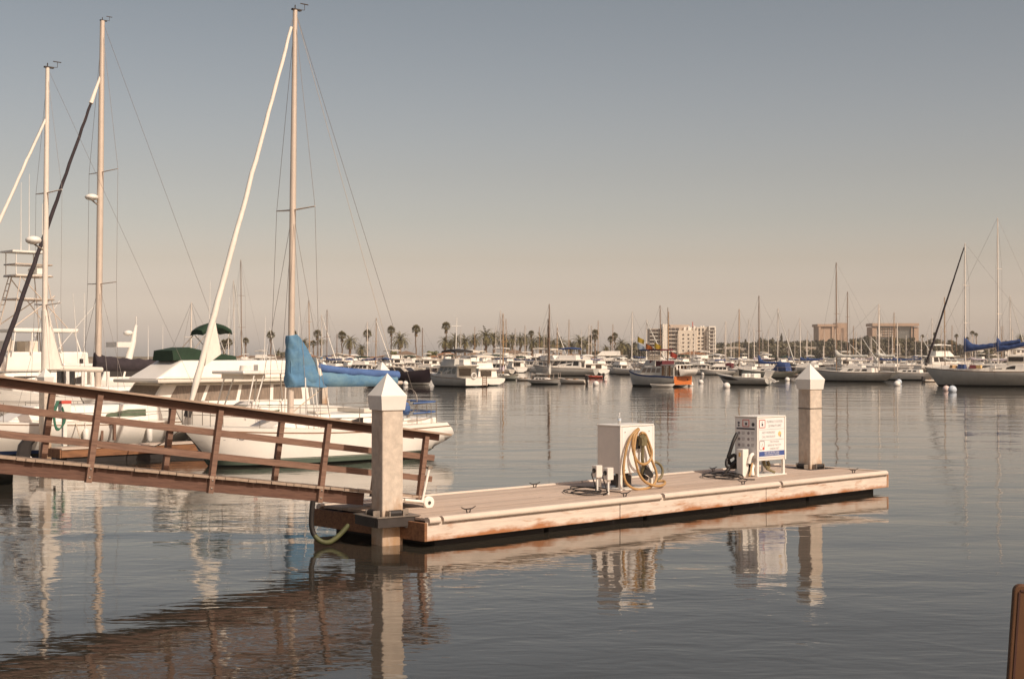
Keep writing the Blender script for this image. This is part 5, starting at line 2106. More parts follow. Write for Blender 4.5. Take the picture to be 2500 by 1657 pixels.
# 10 white outboard boat
p10 = at(1812, 939, 0)
t10 = thing('outboard_runabout', 'white runabout with dark side flash and tilted white outboard', 'motorboat', p10, R(146))
_a, _b, ptd = hull(t10, 6.3, 2.3, 1.25, .85, .70, tw=.92, rb=1.4, rs=0, draft=.3, p=2.6, n=14, m_hull='greyhull', m_stripe='bottom', zs=(.03, .12))
q = MB()
for sg in (-1, 1):
    r_ = []
    for s in [.48 + .44 * k / 14 for k in range(15)]:
        w_ = .17 * math.sin(PI * (s - .48) / .44)
        z_ = .55 + .30 * ((s - .48) / .44)
        A_, B_ = ptd(s, z_ + w_, sg), ptd(s, z_ - w_, sg)
        r_.append([(A_[0], A_[1] + sg * .015, A_[2]), (B_[0], B_[1] + sg * .015, B_[2])])
    q.loft(r_, False, True, False)
q.build('side_flash', M['black'], t10)
q = MB()
q.add([(.9, -.85, .95), (.2, -.7, 1.65), (.2, .7, 1.65), (.9, .85, .95), (.85, -.83, .95), (.15, -.68, 1.65), (.15, .68, 1.65), (.85, .83, .95)],
      [(0, 1, 2, 3), (7, 6, 5, 4), (0, 4, 5, 1), (1, 5, 6, 2), (2, 6, 7, 3)])
q.build('windshield', M['glass'], t10)
for x_, y_ in ((-.5, .5), (-.5, -.5), (-1.6, 0)):
    q = MB()
    q.box((x_, y_, 1.0), (.5, .6 if y_ else 1.7, .5))
    q.build('seat', M['white'], t10, bevel=.1)
q = MB()
q.loft([[(-3.35 - .20 * k, -.30, .9 + .30 * k), (-2.65 - .10 * k, -.30, 1.0 + .32 * k), (-2.65 - .10 * k, .30, 1.0 + .32 * k), (-3.35 - .20 * k, .30, .9 + .30 * k)] for k in (-.6, .4, 1.4, 2.2)], True, False)
q.build('motor_cowl', M['white'], t10, bevel=.1)
q = MB()
q.bar((-3.1, 0, .8), (-3.9, 0, .35), .16, .3)
q.tube([(-3.8, 0, .3), (-4.3, 0, .45)], [.12, .06], 8)
q.build('motor_leg', M['white'], t10)


# small open boats and dinghies
def skiff(label, px, yw, L, head, m_hull, motor=True, trim='teak', cat='dinghy', name='dinghy', group=None, seats=True):
    t = thing(name, label, cat, at(px, yw, 0), R(head), group)
    hull(t, L, L * .40, L * .20, L * .14, L * .13, tw=.8, rb=L * .1, rs=0, draft=.15, p=2.6, n=8, m_hull=m_hull, m_stripe=trim, zs=(.02, .08))
    if seats:
        for x_ in (-.15, .15):
            q = MB()
            q.box((L * x_, 0, L * .15), (.3, L * .3, .12))
            q.build('seat', M[trim], t)
    if motor:
        q = MB()
        q.box((-L * .54, 0, L * .20), (.38, .32, .5), 0, .8)
        q.bar((-L * .54, 0, L * .16), (-L * .56, 0, -.1), .14, .2)
        q.build('outboard_motor', M['black'], t)
    return t


sk = skiff('open wooden-sided launch with black outboard tied behind the grey ketch', 1396, 936, 3.4, 155, 'cream', cat='motorboat', name='open_launch')
skiff('small red and white dinghy moored right of the grey ketch', 1450, 923, 2.5, 172, 'red')
skiff('cream dinghy moored between two sailing boats left of mid channel', 1278, 929, 2.2, 160, 'cream')
skiff('grey inflatable tender tied behind the blue-covered sloop', 1938, 919, 2.3, 150, 'grey')
skiff('pale inflatable tender behind the low white sloop near the right edge', 2272, 932, 2.0, 20, 'cream')
skiff('dark tender slung beside the long grey yawl', 2022, 912, 3.6, 140, 'greenhull', motor=False)

# mooring buoys
bm = MB()
bm.ball((0, 0, 0), 1.0, 14, 9)
bmesh_ = bm.mesh('float', M['buoy'])
bmesh_b = bm.mesh('float', M['buoyblue'])
bmesh_p = bm.mesh('float', M['buoypink'])
ey = MB()
ey.tube([(0, 0, .9), (0, 0, 1.25)], .12, 6)
ey.tube([(.25 * math.cos(2 * PI * k / 10), 0, 1.4 + .25 * math.sin(2 * PI * k / 10)) for k in range(11)], .06, 5)
eym = ey.mesh('eye', M['darksteel'])
BUOYS = [(990, 940, .30, 0, 'white buoy below the dark motor yacht bow'), (1147, 942, .28, 0, 'white buoy at the foot of the white trawler transom'),
         (1455, 941, .33, 0, 'largest white mooring buoy in mid channel, left of the houseboat'), (1478, 931, .22, 2, 'pinkish pick-up buoy left of the houseboat'),
         (1433, 926, .24, 0, 'white buoy below the red and white dinghy'), (1404, 936, .22, 0, 'white buoy beside the outboard of the open launch'),
         (1686, 942, .30, 0, 'white buoy at the right corner of the orange transom'), (1711, 936, .30, 0, 'white buoy right of the houseboat, nearer the white runabout'),
         (1774, 947, .36, 0, 'white mooring buoy below the runabout bow'), (1922, 930, .32, 0, 'white buoy left of the far pile cap'), (1945, 934, .26, 0, 'small white buoy touching the left side of the far pile cap'),
         (2194, 937, .36, 1, 'pale blue buoy, upper of the touching pair below the white sloop'), (2190, 942, .36, 0, 'white buoy, lower of the touching pair below the white sloop'),
         (2310, 954, .32, 2, 'pinkish buoy, left of a pair below the ketch bow'), (2325, 957, .38, 1, 'pale blue buoy, right of a pair below the ketch bow'),
         (1668, 911, .35, 0, 'small white buoy far behind the houseboat stern'), (1716, 915, .33, 0, 'small white buoy left of the small grey sloop')]
for px, yw, r, kind, lab in BUOYS:
    p = at(px, yw, 0)
    t = thing('mooring_buoy', lab, 'buoy', (p.x, p.y, r * .55), (R(rnd.uniform(-12, 12)), 0, 0), 'mooring buoys')
    inst('float', (bmesh_, bmesh_b, bmesh_p)[kind], t, (0, 0, 0), (0, 0, 0), (r, r, r))
    inst('eye', eym, t, (0, 0, 0), (0, 0, 0), (r, r, r))

# ------------------------------------------------------------------ far fleet: sailing boats (one per mast seen) and cruisers
FAR = [(572, 683, 300, 'whitemast'), (590, 634, 260, 'darkmast'), (715, 693, 0, 0), (756, 731, 280, 'tanmast'), (786, 768, 300, 'whitemast'), (798, 756, 290, 'darkmast'),
       (822, 815, 330, 'darkmast'), (917, 776, 280, 'tanmast'), (897, 785, 300, 'whitemast'), (1031, 800, 290, 'darkmast'), (1359, 800, 330, 'tanmast'),
       (1437, 792, 320, 'whitemast'), (1542, 761, 240, 'whitemast'), (1578, 780, 250, 'whitemast'), (1614, 745, 230, 'darkmast'), (1804, 754, 240, 'tanmast'), (1898, 752, 260, 'whitemast'),
       (1955, 776, 270, 'whitemast'), (2068, 712, 250, 'darkmast'), (2102, 818, 300, 'whitemast'), (1970, 825, 330, 'whitemast'), (2148, 744, 280, 'whitemast'),
       (2129, 822, 310, 'whitemast'), (2180, 815, 300, 'whitemast'), (2197, 838, 320, 'whitemast'), (2249, 820, 310, 'whitemast'), (2307, 725, 260, 'tanmast'),
       (2373, 815, 300, 'whitemast'), (2466, 722, 270, 'whitemast'), (2473, 800, 300, 'whitemast'), (465, 738, 200, 'whitemast'), (527, 800, 300, 'darkmast'), (1225, 850, 0, 0),
       (1842, 800, 310, 'whitemast'), (1785, 826, 330, 'whitemast'), (2075, 838, 340, 'whitemast'), (2010, 845, 350, 'whitemast')]
FAR = [f for f in FAR if f[2]]
covers = ['navycover', 'palesail', 'blackcover', 'pinkcover', 'bluecover', 'whitesail']


ORD = ['first', 'second', 'third', 'fourth', 'fifth', 'sixth', 'seventh', 'eighth', 'ninth', 'tenth', 'eleventh', 'twelfth', 'thirteenth', 'fourteenth', 'fifteenth',
       'sixteenth', 'seventeenth', 'eighteenth', 'nineteenth', 'twentieth']


def number_off(items, noun_of, where_of):
    """items: (px, object). Gives each its place from the left within its kind and place."""
    gr = {}
    for px, o in items:
        gr.setdefault(o['group'], []).append((px, o))
    for g, l in gr.items():
        l.sort(key=lambda a: a[0])
        for i, (px, o) in enumerate(l):
            if len(l) == 1:
                continue
            o['label'] = '%s from left of the %s' % (ORD[i] if i < len(ORD) else 'last', g)


def far_where(px):
    if px < 700:
        return 'left of the blue sail cover'
    if px < 1050:
        return 'seen over the blue sail cover among far palms'
    if px < 1480:
        return 'moored before the row of date palms'
    if px < 1700:
        return 'moored before the white hotel'
    if px < 2110:
        return 'moored before the wooded bluff'
    return 'moored before the dark trees at right'


far_items = []
for i, (px, top, d, mc) in enumerate(FAR):
    if px in (465,):
        d = 150
    hd = R(142 if i % 3 else -40)
    ppm = F / d
    c = atd(px, 880, d)
    L = rnd.uniform(8.5, 11.5)
    mh = zat(top, d)
    col = {'whitemast': 'white-masted', 'darkmast': 'dark-masted', 'tanmast': 'varnished-mast'}[mc]
    kk = L * .08
    t = thing('far_sailboat', '%s sailboat %s' % (col, far_where(px)), 'sailboat', (c.x - kk * math.cos(hd), c.y - kk * math.sin(hd), 0), hd, col + ' sailboats ' + far_where(px))
    far_items.append((px, t))
    hull(t, L, L * .3, L * .13, L * .095, L * .10, tw=.65, rb=L * .09, rs=L * .05, draft=.3, n=8, m_hull=rnd.choice(['white2', 'white2', 'greyhull', 'cream', 'navy']), m_stripe='bottom')
    house(t, 'coachroof', -L * .24, L * .2, L * .19, L * .13, L * .095, L * .095 + .5, L * .08, .05, .1)
    spar_rig(t, kk, L * .1 + .3, mh, max(.085, 2.2 / ppm / 2), L, L / 2, L * .13, -L / 2, L * .1, L * .13, mc, spr=(.5,) if mh < 14 else (.36, .66), spw=L * .085, wire_r=0.014, rake=rnd.uniform(-.02, .02), detail=False)
    q = MB()
    q.tube([(kk, 0, 2.3), (kk - L * .4, 0, 2.3)], .07, 5)
    q.build('boom', M['alu'], t)
    sail_cover(t, kk + .1, 2.25, L * .38, 2.25, .8, .4, rnd.choice(covers), wid=.2, seed=i)
    if i % 3 == 0:
        q = MB()
        q.tube([(L / 2 - .2, 0, L * .13 + .4), (kk + .1, 0, mh * .95)], [.12, .06], 6)
        q.build('furled_jib', M[rnd.choice(['whitesail', 'palesail'])], t)

number_off(far_items, None, None)
short_protos = []
for i in range(4):
    L = 7.5 + i * .6
    t = thing('far_sailboat', 'x', 'sailboat', (0, 0, 0), 0)
    hull(t, L, L * .3, L * .13, L * .10, L * .10, tw=.65, rb=L * .09, rs=L * .05, draft=.3, n=8, m_hull=('white2', 'cream', 'white2', 'greyhull')[i], m_stripe='bottom')
    house(t, 'coachroof', -L * .24, L * .2, L * .19, L * .13, L * .095, L * .095 + .5, L * .08, .05, .1)
    spar_rig(t, L * .08, L * .1 + .3, 8.6 + i * 1.3, .085, L, L / 2, L * .13, -L / 2, L * .1, L * .13, ('whitemast', 'alu', 'whitemast', 'tanmast')[i], spr=(.5,), spw=L * .085, wire_r=0.012, rake=.01, detail=False)
    q = MB()
    q.tube([(L * .08, 0, 2.1), (-L * .32, 0, 2.1)], .07, 5)
    q.build('boom', M['alu'], t)
    sail_cover(t, L * .08 + .1, 2.05, L * .36, 2.05, .7, .36, ('palesail', 'navycover', 'whitesail', 'bluecover')[i], wid=.18, seed=i)
    short_protos.append(t)
used_ = set()
for i, px in enumerate(list(range(1130, 1500, 26)) + list(range(1640, 2480, 22))):
    k = rnd.randrange(4)
    d = rnd.uniform(300, 470)
    c = atd(px + rnd.uniform(-8, 8), 880, d)
    o = short_protos[k] if k not in used_ else copy_tree(short_protos[k])
    used_.add(k)
    o.location = (c.x, c.y, 0)
    o.rotation_euler = (0, 0, R(rnd.choice((142, 142, -40, 130)) + rnd.uniform(-6, 6)))
    kind_ = ('white sailboat with pale boom cover', 'cream sailboat with navy boom cover', 'white sailboat with white boom cover', 'grey sailboat with blue boom cover')[k]
    o['label'] = 'small ' + kind_ + ' ' + far_where(px)
    o['group'] = 'small ' + kind_ + ', ' + far_where(px)
for k in range(4):
    if k not in used_:
        for ch in list(short_protos[k].children_recursive):
            bpy.data.objects.remove(ch)
        bpy.data.objects.remove(short_protos[k])

# yacht 8 and other large cruisers near the far shore
cruiser('long white motor yacht lying before the date palms left of the houseboat', 1480, 902, 14.5, 172, group=None, fly=True, top=None, tall=.9)
cruiser('large white motor yacht behind the grey ketch', 1330, 899, 12, -10, top='cream')
cruiser('white motor yacht with tall bridge behind the grey-green sloop', 1215, 901, 11, 160, top='white', tall=1.2)
cruiser('large white motor yacht behind the blue-covered ketch at right', 2305, 906, 12.5, 15, top='white', tall=1.1)
cruiser('white motor yacht with dark windows behind the red and white dinghy', 1415, 907, 9.5, 168, top=None)
cruiser('white motor yacht behind the right edge ketch mast', 2470, 906, 11, 160, top='white')
cruiser('dark canvas motor yacht behind the grey ketch and launch', 1378, 917, 10.5, 160, top='navycover', m_hull='greyhull')

# prototypes for the distant rows of cruisers
protos = []
for i, (L, fl_, tp, hm, hh) in enumerate(((9, True, 'white', 'white2', 'white2'), (7, False, None, 'white2', 'cream'), (11, True, 'cream', 'white2', 'white2'), (7.5, True, 'navycover', 'greyhull', 'white2'), (8, True, 'green', 'cream', 'white2'), (9.5, False, None, 'white2', 'white2'))):
    protos.append((L, fl_, tp, hm, hh))
made = {}
slots = []
for px in range(560, 1500, 22):
    slots.append((px + rnd.uniform(-9, 9), rnd.uniform(330, 560)))
for px in range(1500, 1780, 22):
    slots.append((px + rnd.uniform(-8, 8), rnd.uniform(290, 520)))
for px in range(1780, 2500, 30):
    slots.append((px + rnd.uniform(-9, 9), rnd.uniform(320, 560)))
for px in range(820, 1520, 33):
    slots.append((px + rnd.uniform(-9, 9), rnd.uniform(500, 600)))
for px in list(range(1120, 1520, 15)) + list(range(1690, 1790, 16)) + list(range(830, 1010, 20)):
    slots.append((px + rnd.uniform(-7, 7), rnd.uniform(235, 330)))
for px in list(range(1790, 2290, 17)):
    slots.append((px + rnd.uniform(-7, 7), rnd.uniform(330, 500)))
for px in range(1660, 1780, 14):
    slots.append((px + rnd.uniform(-5, 5), rnd.uniform(300, 420)))


def row_where(px):
    if px < 900:
        return 'in the far row behind the blue sail cover'
    if px < 1200:
        return 'in the far row behind the two white trawlers'
    if px < 1500:
        return 'in the far row below the date palms'
    if px < 1780:
        return 'in the far row below the white hotel'
    return 'in the far row below the wooded right shore'


desc = ['white flybridge cruiser', 'small cream cruiser', 'large cream-topped cruiser', 'grey-hulled blue-topped cruiser', 'cream green-topped cruiser', 'low white cruiser']
for i, (px, d) in enumerate(slots):
    k = rnd.randrange(6)
    L, fl_, tp, hm, hh = protos[k]
    hd = rnd.choice((100, 115, 140, 80, -60, 160, 20)) + rnd.uniform(-8, 8)
    c = atd(px, 880, d)
    loc = Vector((c.x, c.y, 0))
    lab = desc[k] + ' ' + row_where(px)
    grp = desc[k] + 's ' + row_where(px)
    if k not in made:
        made[k] = cruiser(lab, 0, 0, L, hd, 'far_cruiser', 'cruiser', grp, m_hull=hm, fly=fl_, top=tp, mh=hh, loc=loc)[0]
    else:
        o = copy_tree(made[k])
        o.location = loc
        o.rotation_euler = (0, 0, R(hd))
        o['label'] = lab
        o['group'] = grp
        s = rnd.uniform(.72, .98)
        o.scale = (s, s, s)

# ------------------------------------------------------------------ palms
def date_crown(seed, n=46, ln=4.5):
    rr = random.Random(seed)
    q = MB()
    for i in range(n):
        az = i * 2.39996 + rr.uniform(-.2, .2)
        el = R(80 - 95 * (i / n) ** 0.8 + rr.uniform(-8, 8))
        l = ln * rr.uniform(.82, 1.1)
        p = Vector((0, 0, 0))
        dirh = Vector((math.cos(az), math.sin(az), 0))
        sidev = Vector((-math.sin(az), math.cos(az), 0))
        pts = [p.copy()]
        e = el
        segs = 6
        for k in range(segs):
            p = p + (dirh * math.cos(e) + Vector((0, 0, 1)) * math.sin(e)) * (l / segs)
            e -= R(11 + 8 * math.cos(el))
            pts.append(p.copy())
        for k in range(segs):
            for sg in (-1, 1):
                w = .50 * math.sin(PI * (k + .9) / (segs + .6)) ** .6
                a, b = pts[k], pts[k + 1]
                nrm = sidev * sg * w + Vector((0, 0, -.30 * w)) + (b - a) * .55
                q.add([a, a.lerp(b, .62), a.lerp(b, .70) + nrm * .92, a.lerp(b, .1) + nrm * .72], [(0, 1, 2, 3)])
    return q.mesh('crown', M['frond'])


def fan_crown(seed, n=44):
    rr = random.Random(seed)
    q = MB()
    for i in range(n):
        az = i * 2.39996
        el = R(80 - 120 * (i / n) + rr.uniform(-10, 10))
        d = Vector((math.cos(az) * math.cos(el), math.sin(az) * math.cos(el), math.sin(el)))
        side = Vector((-math.sin(az), math.cos(az), 0))
        up = side.cross(d)
        l = rr.uniform(.75, 1.05)
        o = d * l
        for k in range(-2, 3):
            a0, a1 = R(k * 30 - 13), R(k * 30 + 13)
            f = lambda a, r: o + (d * math.cos(a) + side * math.sin(a)) * r - Vector((0, 0, .25 * abs(a)))
            q.add([o, f(a0, .62), f((a0 + a1) / 2, .95), f(a1, .62)], [(0, 1, 2, 3)])
        q.tube([(0, 0, 0), o], .03, 4, False)
    return q.mesh('crown', M['frond'])


def skirt(seed, h, r):
    rr = random.Random(seed)
    q = MB()
    for i in range(46):
        az = rr.uniform(0, 2 * PI)
        z = -rr.uniform(0, h)
        a = Vector((math.cos(az) * r * .5, math.sin(az) * r * .5, z))
        b = a + Vector((math.cos(az) * r * .9, math.sin(az) * r * .9, -rr.uniform(.5, 1.0)))
        s = Vector((-math.sin(az), math.cos(az), 0)) * .22
        q.add([a - s * .4, a + s * .4, b + s, b - s], [(0, 1, 2, 3)])
    return q.mesh('dry_skirt', M['deadfrond'])


dates = [date_crown(s) for s in (1, 2, 3)]
fans = [fan_crown(s) for s in (4, 5, 6)]
skirts_d = [skirt(s, 1.6, .62) for s in (1, 2)]
skirts_f = [skirt(s, 2.0, .45) for s in (3, 4)]


def trunkmesh(r0, r1, h):
    q = MB()
    rr = random.Random(int(h * 100))
    n = 9
    q.tube([(rr.uniform(-.06, .06) * k, .0, h * k / n) for k in range(n + 1)], [r0 + (r1 - r0) * k / n + .02 * math.sin(k * 2.3) for k in range(n + 1)], 9)
    return q.mesh('trunk', M['trunk'])


tcache = {}


def palm(px, py, kind, d, size=1.0, label=None, group=None):
    c = atd(px, py, d)
    h = round(max(3.0, c.z - 1.3), 0)
    lab = label
    t = thing('date_palm' if kind == 'D' else 'fan_palm', lab, 'palm tree', (c.x, c.y, 1.3), rnd.uniform(0, 6.28), group)
    key = (kind, h)
    if key not in tcache:
        tcache[key] = trunkmesh(.50, .48, h) if kind == 'D' else trunkmesh(.34, .20, h)
    inst('trunk', tcache[key], t, (0, 0, 0), (0, 0, 0), (size if kind == 'D' else 1, size if kind == 'D' else 1, (c.z - 1.3) / h))
    z = c.z - 1.3
    s = size * rnd.uniform(.94, 1.06)
    if kind == 'D':
        inst('crown', rnd.choice(dates), t, (0, 0, z), (0, 0, rnd.uniform(0, 6)), (s, s, s))
        inst('dry_skirt', rnd.choice(skirts_d), t, (0, 0, z), (0, 0, 0), (s, s, s))
    else:
        inst('crown', rnd.choice(fans), t, (0, 0, z), (0, 0, rnd.uniform(0, 6)), (1.02 * s, 1.02 * s, .98 * s))
        inst('dry_skirt', rnd.choice(skirts_f), t, (0, 0, z), (0, 0, 0), (.9 * s,) * 3)
    return t


PALMS = [(742, 838, 'D', .8), (854, 834, 'D', .95), (883, 853, 'D', .8), (679, 863, 'D', .6), (546, 838, 'F', .9), (558, 836, 'F', .95), (547, 848, 'F', .7), (600, 832, 'F', .8), (661, 818, 'F', 1), (716, 815, 'F', .9), (765, 838, 'F', .75),
         (775, 815, 'F', .95), (784, 832, 'D', .5), (835, 819, 'F', 1), (897, 815, 'F', 1.05), (955, 806, 'F', .95), (1016, 804, 'F', 1.05), (1089, 797, 'F', 1.0), (1297, 814, 'F', .75),
         (977, 830, 'D', 1.05), (1086, 835, 'D', .85), (1099, 840, 'D', .6), (1112, 831, 'D', .92), (1135, 834, 'D', .88), (1158, 829, 'D', .82), (1186, 822, 'D', 1.05), (1206, 824, 'D', .9),
         (1230, 827, 'D', .92), (1241, 845, 'D', .6), (1251, 828, 'D', .85), (1270, 831, 'D', .8), (1283, 827, 'D', .85), (1300, 838, 'D', .8), (1320, 831, 'D', .9), (1334, 835, 'D', .8), (1351, 842, 'D', .8),
         (1369, 838, 'D', .95), (1394, 846, 'D', .85), (1415, 836, 'D', .98), (1433, 839, 'D', .85), (1480, 852, 'D', .6), (1517, 843, 'D', .95), (1441, 825, 'F', .7), (1453, 813, 'F', .85), (1453, 824, 'F', .7), (1491, 828, 'F', .7), (1501, 820, 'F', .75),
         (2282, 816, 'F', .7), (2335, 820, 'F', .8), (2374, 813, 'F', .9), (2383, 817, 'F', .7), (2361, 827, 'F', .7), (2492, 824, 'D', .8), (2252, 821, 'F', .7)]
pitems = []
for i, (px, py, kd, s) in enumerate(PALMS):
    nm = 'bushy date palm' if kd == 'D' else 'tall thin fan palm'
    if px < 700:
        w = 'left of the blue sail cover'
    elif px < 940:
        w = 'above the blue sail cover'
    elif px < 1060:
        w = 'by the brown-roofed gable house'
    elif px < 1180:
        w = 'behind the two white trawlers'
    elif px < 1340:
        w = 'behind the ketch masts'
    elif px < 1600:
        w = 'left of the white hotel'
    else:
        w = 'on the shore behind the ketch'
    pi_ = palm(px, py, kd, 690 if px < 1600 else 820, s * 1.36 if px < 1600 else s, nm + ' ' + w, nm + 's ' + w)
    pitems.append((px, pi_))
number_off(pitems, None, None)


# ------------------------------------------------------------------ broadleaf and conifer trees
def leaf_crown(seed, rx, rz, m, n=520, ls=.75, cone=False):
    rr = random.Random(seed)
    q = MB()
    cl = []
    for k in range(15):
        a = rr.uniform(0, 2 * PI)
        rad = rr.uniform(.15, .75)
        zz = rr.uniform(-.6, .75)
        if cone:
            zz = k / 14 * 1.7 - .75
            rad = (1 - (zz + .75) / 1.8) * .6
        cl.append((math.cos(a) * rad * rx, math.sin(a) * rad * rx, zz * rz, rr.uniform(.28, .5)))
    for i in range(n):
        c = cl[i % len(cl)]
        v = Vector((rr.gauss(0, 1), rr.gauss(0, 1), rr.gauss(0, 1))).normalized()
        r = c[3] * rr.uniform(.65, 1.08)
        f = (1 - (c[2] / rz + .75) / 2.4) if cone else 1
        p = Vector((c[0] + v.x * r * rx * f, c[1] + v.y * r * rx * f, c[2] + v.z * r * rz * .8))
        t1 = v.orthogonal().normalized()
        t1.rotate(Matrix.Rotation(rr.uniform(0, 6.28), 3, v))
        t2 = v.cross(t1)
        w = v * rr.uniform(-.3, .3) * ls
        s = ls * rr.uniform(.6, 1.2)
        q.add([p - t1 * s, p + t2 * s * .6 + w, p + t1 * s, p - t2 * s * .6 - w], [(0, 1, 2, 3)])
    return q.mesh('crown', m)


crowns = [leaf_crown(11, 4.6, 3.4, M['leaf']), leaf_crown(12, 5.0, 3.0, M['leaf2']), leaf_crown(13, 3.8, 3.6, M['leaf']), leaf_crown(14, 4.4, 3.2, M['leaf2'])]
cones = [leaf_crown(21, 3.0, 5.5, M['leaf'], cone=True), leaf_crown(22, 2.6, 6.0, M['leaf'], cone=True)]
brights = [leaf_crown(31, 3.4, 2.6, M['leaf3']), leaf_crown(32, 3.0, 2.2, M['leaf2'])]
tk = MB()
tk.tube([(0, 0, 0), (.1, 0, 2.4), (.0, .1, 5.0)], [.42, .3, .16], 8)
for k in range(5):
    a = k * 1.3
    tk.tube([(.05, 0, 2.2 + .4 * k), (1.2 * math.cos(a), 1.2 * math.sin(a), 3.6 + .45 * k), (2.3 * math.cos(a), 2.3 * math.sin(a), 4.6 + .4 * k)], [.16, .10, .05], 6)
tkm = tk.mesh('trunk', M['bark'])


def tree(px, py, d, kind, s, where):
    # py: crown top in the photograph
    top = zat(py, d)
    c = atd(px, 860, d)
    g = hill_z(c.x, c.y) - .3 if d > 760 else 1.3
    set_ = {'b': crowns, 'c': cones, 'l': brights}[kind]
    rz = {'b': 3.4, 'c': 5.6, 'l': 2.5}[kind] * s * 1.15
    h = max(2.0, top - g - rz)
    nm = {'b': 'dark bushy tree', 'c': 'pointed dark conifer', 'l': 'bright green bushy tree'}[kind]
    t = thing('conifer' if kind == 'c' else 'broadleaf_tree', nm + ' ' + where, 'tree', (c.x, c.y, g), rnd.uniform(0, 6), nm + 's ' + where)
    inst('trunk', tkm, t, (0, 0, 0), (0, 0, 0), (s, s, h / 4.2))
    inst('crown', rnd.choice(set_), t, (0, 0, h), (0, 0, rnd.uniform(0, 6)), (s, s, s))


W1 = 'left of the white hotel'
for px, py, s in ((1525, 836, 1.0), (1540, 834, 1.15), (1555, 838, 1.0), (1566, 846, .9), (1530, 852, .9), (1548, 856, 1.0), (1510, 853, .8), (1462, 856, .7), (1445, 858, .7), (1425, 858, .7), (1475, 862, .7)):
    tree(px, py, 760, 'b', s, W1)
for px, py in ((1051, 863), (1058, 866), (694, 858), (1180, 862), (963, 865)):
    tree(px, py, 660, 'l', .7, 'among the far shore houses')
def seg(px, cuts):
    for lim, w in cuts:
        if px < lim:
            return w
    return cuts[-1][1]


S2 = ((1800, 'on the bluff skyline next to the hotel'), (1850, 'on the bluff skyline left of the blue-covered sloop mast'), (1900, 'on the bluff skyline right of the blue-covered sloop mast'), (1950, 'on the bluff skyline above the far pile'), (9999, 'on the bluff skyline below the sandstone tower'))
S2b = ((1820, 'low on the bluff next to the hotel'), (1900, 'low on the bluff behind the blue-covered sloop'), (1980, 'low on the bluff above the far pile'), (9999, 'low on the bluff below the sandstone tower'))
S3 = ((2070, 'in the wood between the two towers'), (2130, 'in the wood left of the wide office block'), (2190, 'in the wood below the wide office block'), (9999, 'in the wood right of the wide office block'))
S4 = ((2300, 'behind the dark furled jib on the right shore'), (2360, 'behind the ketch foremast on the right shore'), (2440, 'between the ketch masts on the right shore'), (9999, 'right of the ketch mainmast on the right shore'))
for k in range(46):
    px = 1752 + k * 5.9 + rnd.uniform(-5, 5)
    topy = 838 - 10 * math.exp(-((px - 1860) / 60) ** 2) + 4 * math.sin(k * 1.7) + (8 if px < 1775 else 0) + (6 if px > 1960 else 0)
    tree(px, topy + rnd.uniform(-3, 14), rnd.uniform(960, 1080), 'c' if (k % 5 == 2 and 1800 < px < 1930) else 'b', rnd.uniform(.9, 1.3), seg(px, S2))
for k in range(34):
    px = 1756 + k * 8 + rnd.uniform(-4, 4)
    tree(px, 852 + rnd.uniform(-4, 14), rnd.uniform(780, 880), 'b', rnd.uniform(.7, 1.05), seg(px, S2b))
W3 = 'in the dark wood below the right-hand towers'
for k in range(44):
    px = 2010 + k * 6.2 + rnd.uniform(-4, 4)
    topy = 822 + 6 * math.sin(k * .9) + (8 if px < 2060 else 0) + (4 if px > 2230 else 0)
    tree(px, topy + rnd.uniform(-4, 16), rnd.uniform(780, 960), 'b', rnd.uniform(1.0, 1.5), seg(px, S3))
W4 = 'on the right shore behind the ketch'
for k in range(40):
    px = 2255 + k * 6.6 + rnd.uniform(-5, 5)
    topy = 832 + 6 * math.sin(k * 1.1) + (7 if 2330 < px < 2420 else 0)
    tree(px, topy + rnd.uniform(-5, 22), rnd.uniform(780, 950), 'b', rnd.uniform(.8, 1.3), seg(px, S4))


# ------------------------------------------------------------------ houses
winm = MB()
winm.box((0, 0, 0), (1.0, .12, 1.2))
winmesh = winm.mesh('window', M['farglass'])


def shore_house(px, py_top, wpx, d, wall, roof, label, gable=True, group=None, base=1.3, floors=2, dep=8.0, rot=0.0, cat='house'):
    c = atd(px, 868, d)
    w = wpx * d / F
    top = zat(py_top, d)
    t = thing('house', label, cat, (c.x, c.y, base), rot, group)
    H = top - base
    rh = min(w * .28, H * .36) if gable else .35
    wh = H - rh
    q = MB()
    q.box((0, 0, wh / 2), (w, dep, wh))
    q.build('wall', M[wall], t)
    q = MB()
    if gable:
        q.prism([(-w / 2 - .3, wh - .05), (w / 2 + .3, wh - .05), (w * .5 - w * .5, wh + rh)], -dep / 2 - .4, dep / 2 + .4, 'y')
    else:
        q.box((0, 0, wh + rh / 2 + .02), (w + .5, dep + .5, rh))
    q.build('roof', M[roof], t)
    fh = max(2.4, wh / floors)
    nb = max(2, int(w / 2.6))
    for fl_ in range(floors):
        for b in range(nb):
            z = fh * fl_ + fh * .55
            if z + .7 > wh:
                continue
            inst('window', winmesh, t, (-w / 2 + (b + .5) * w / nb, -dep / 2 - .03, z), (0, 0, 0), (min(1.5, w / nb * .55), 1, 1))
    return t


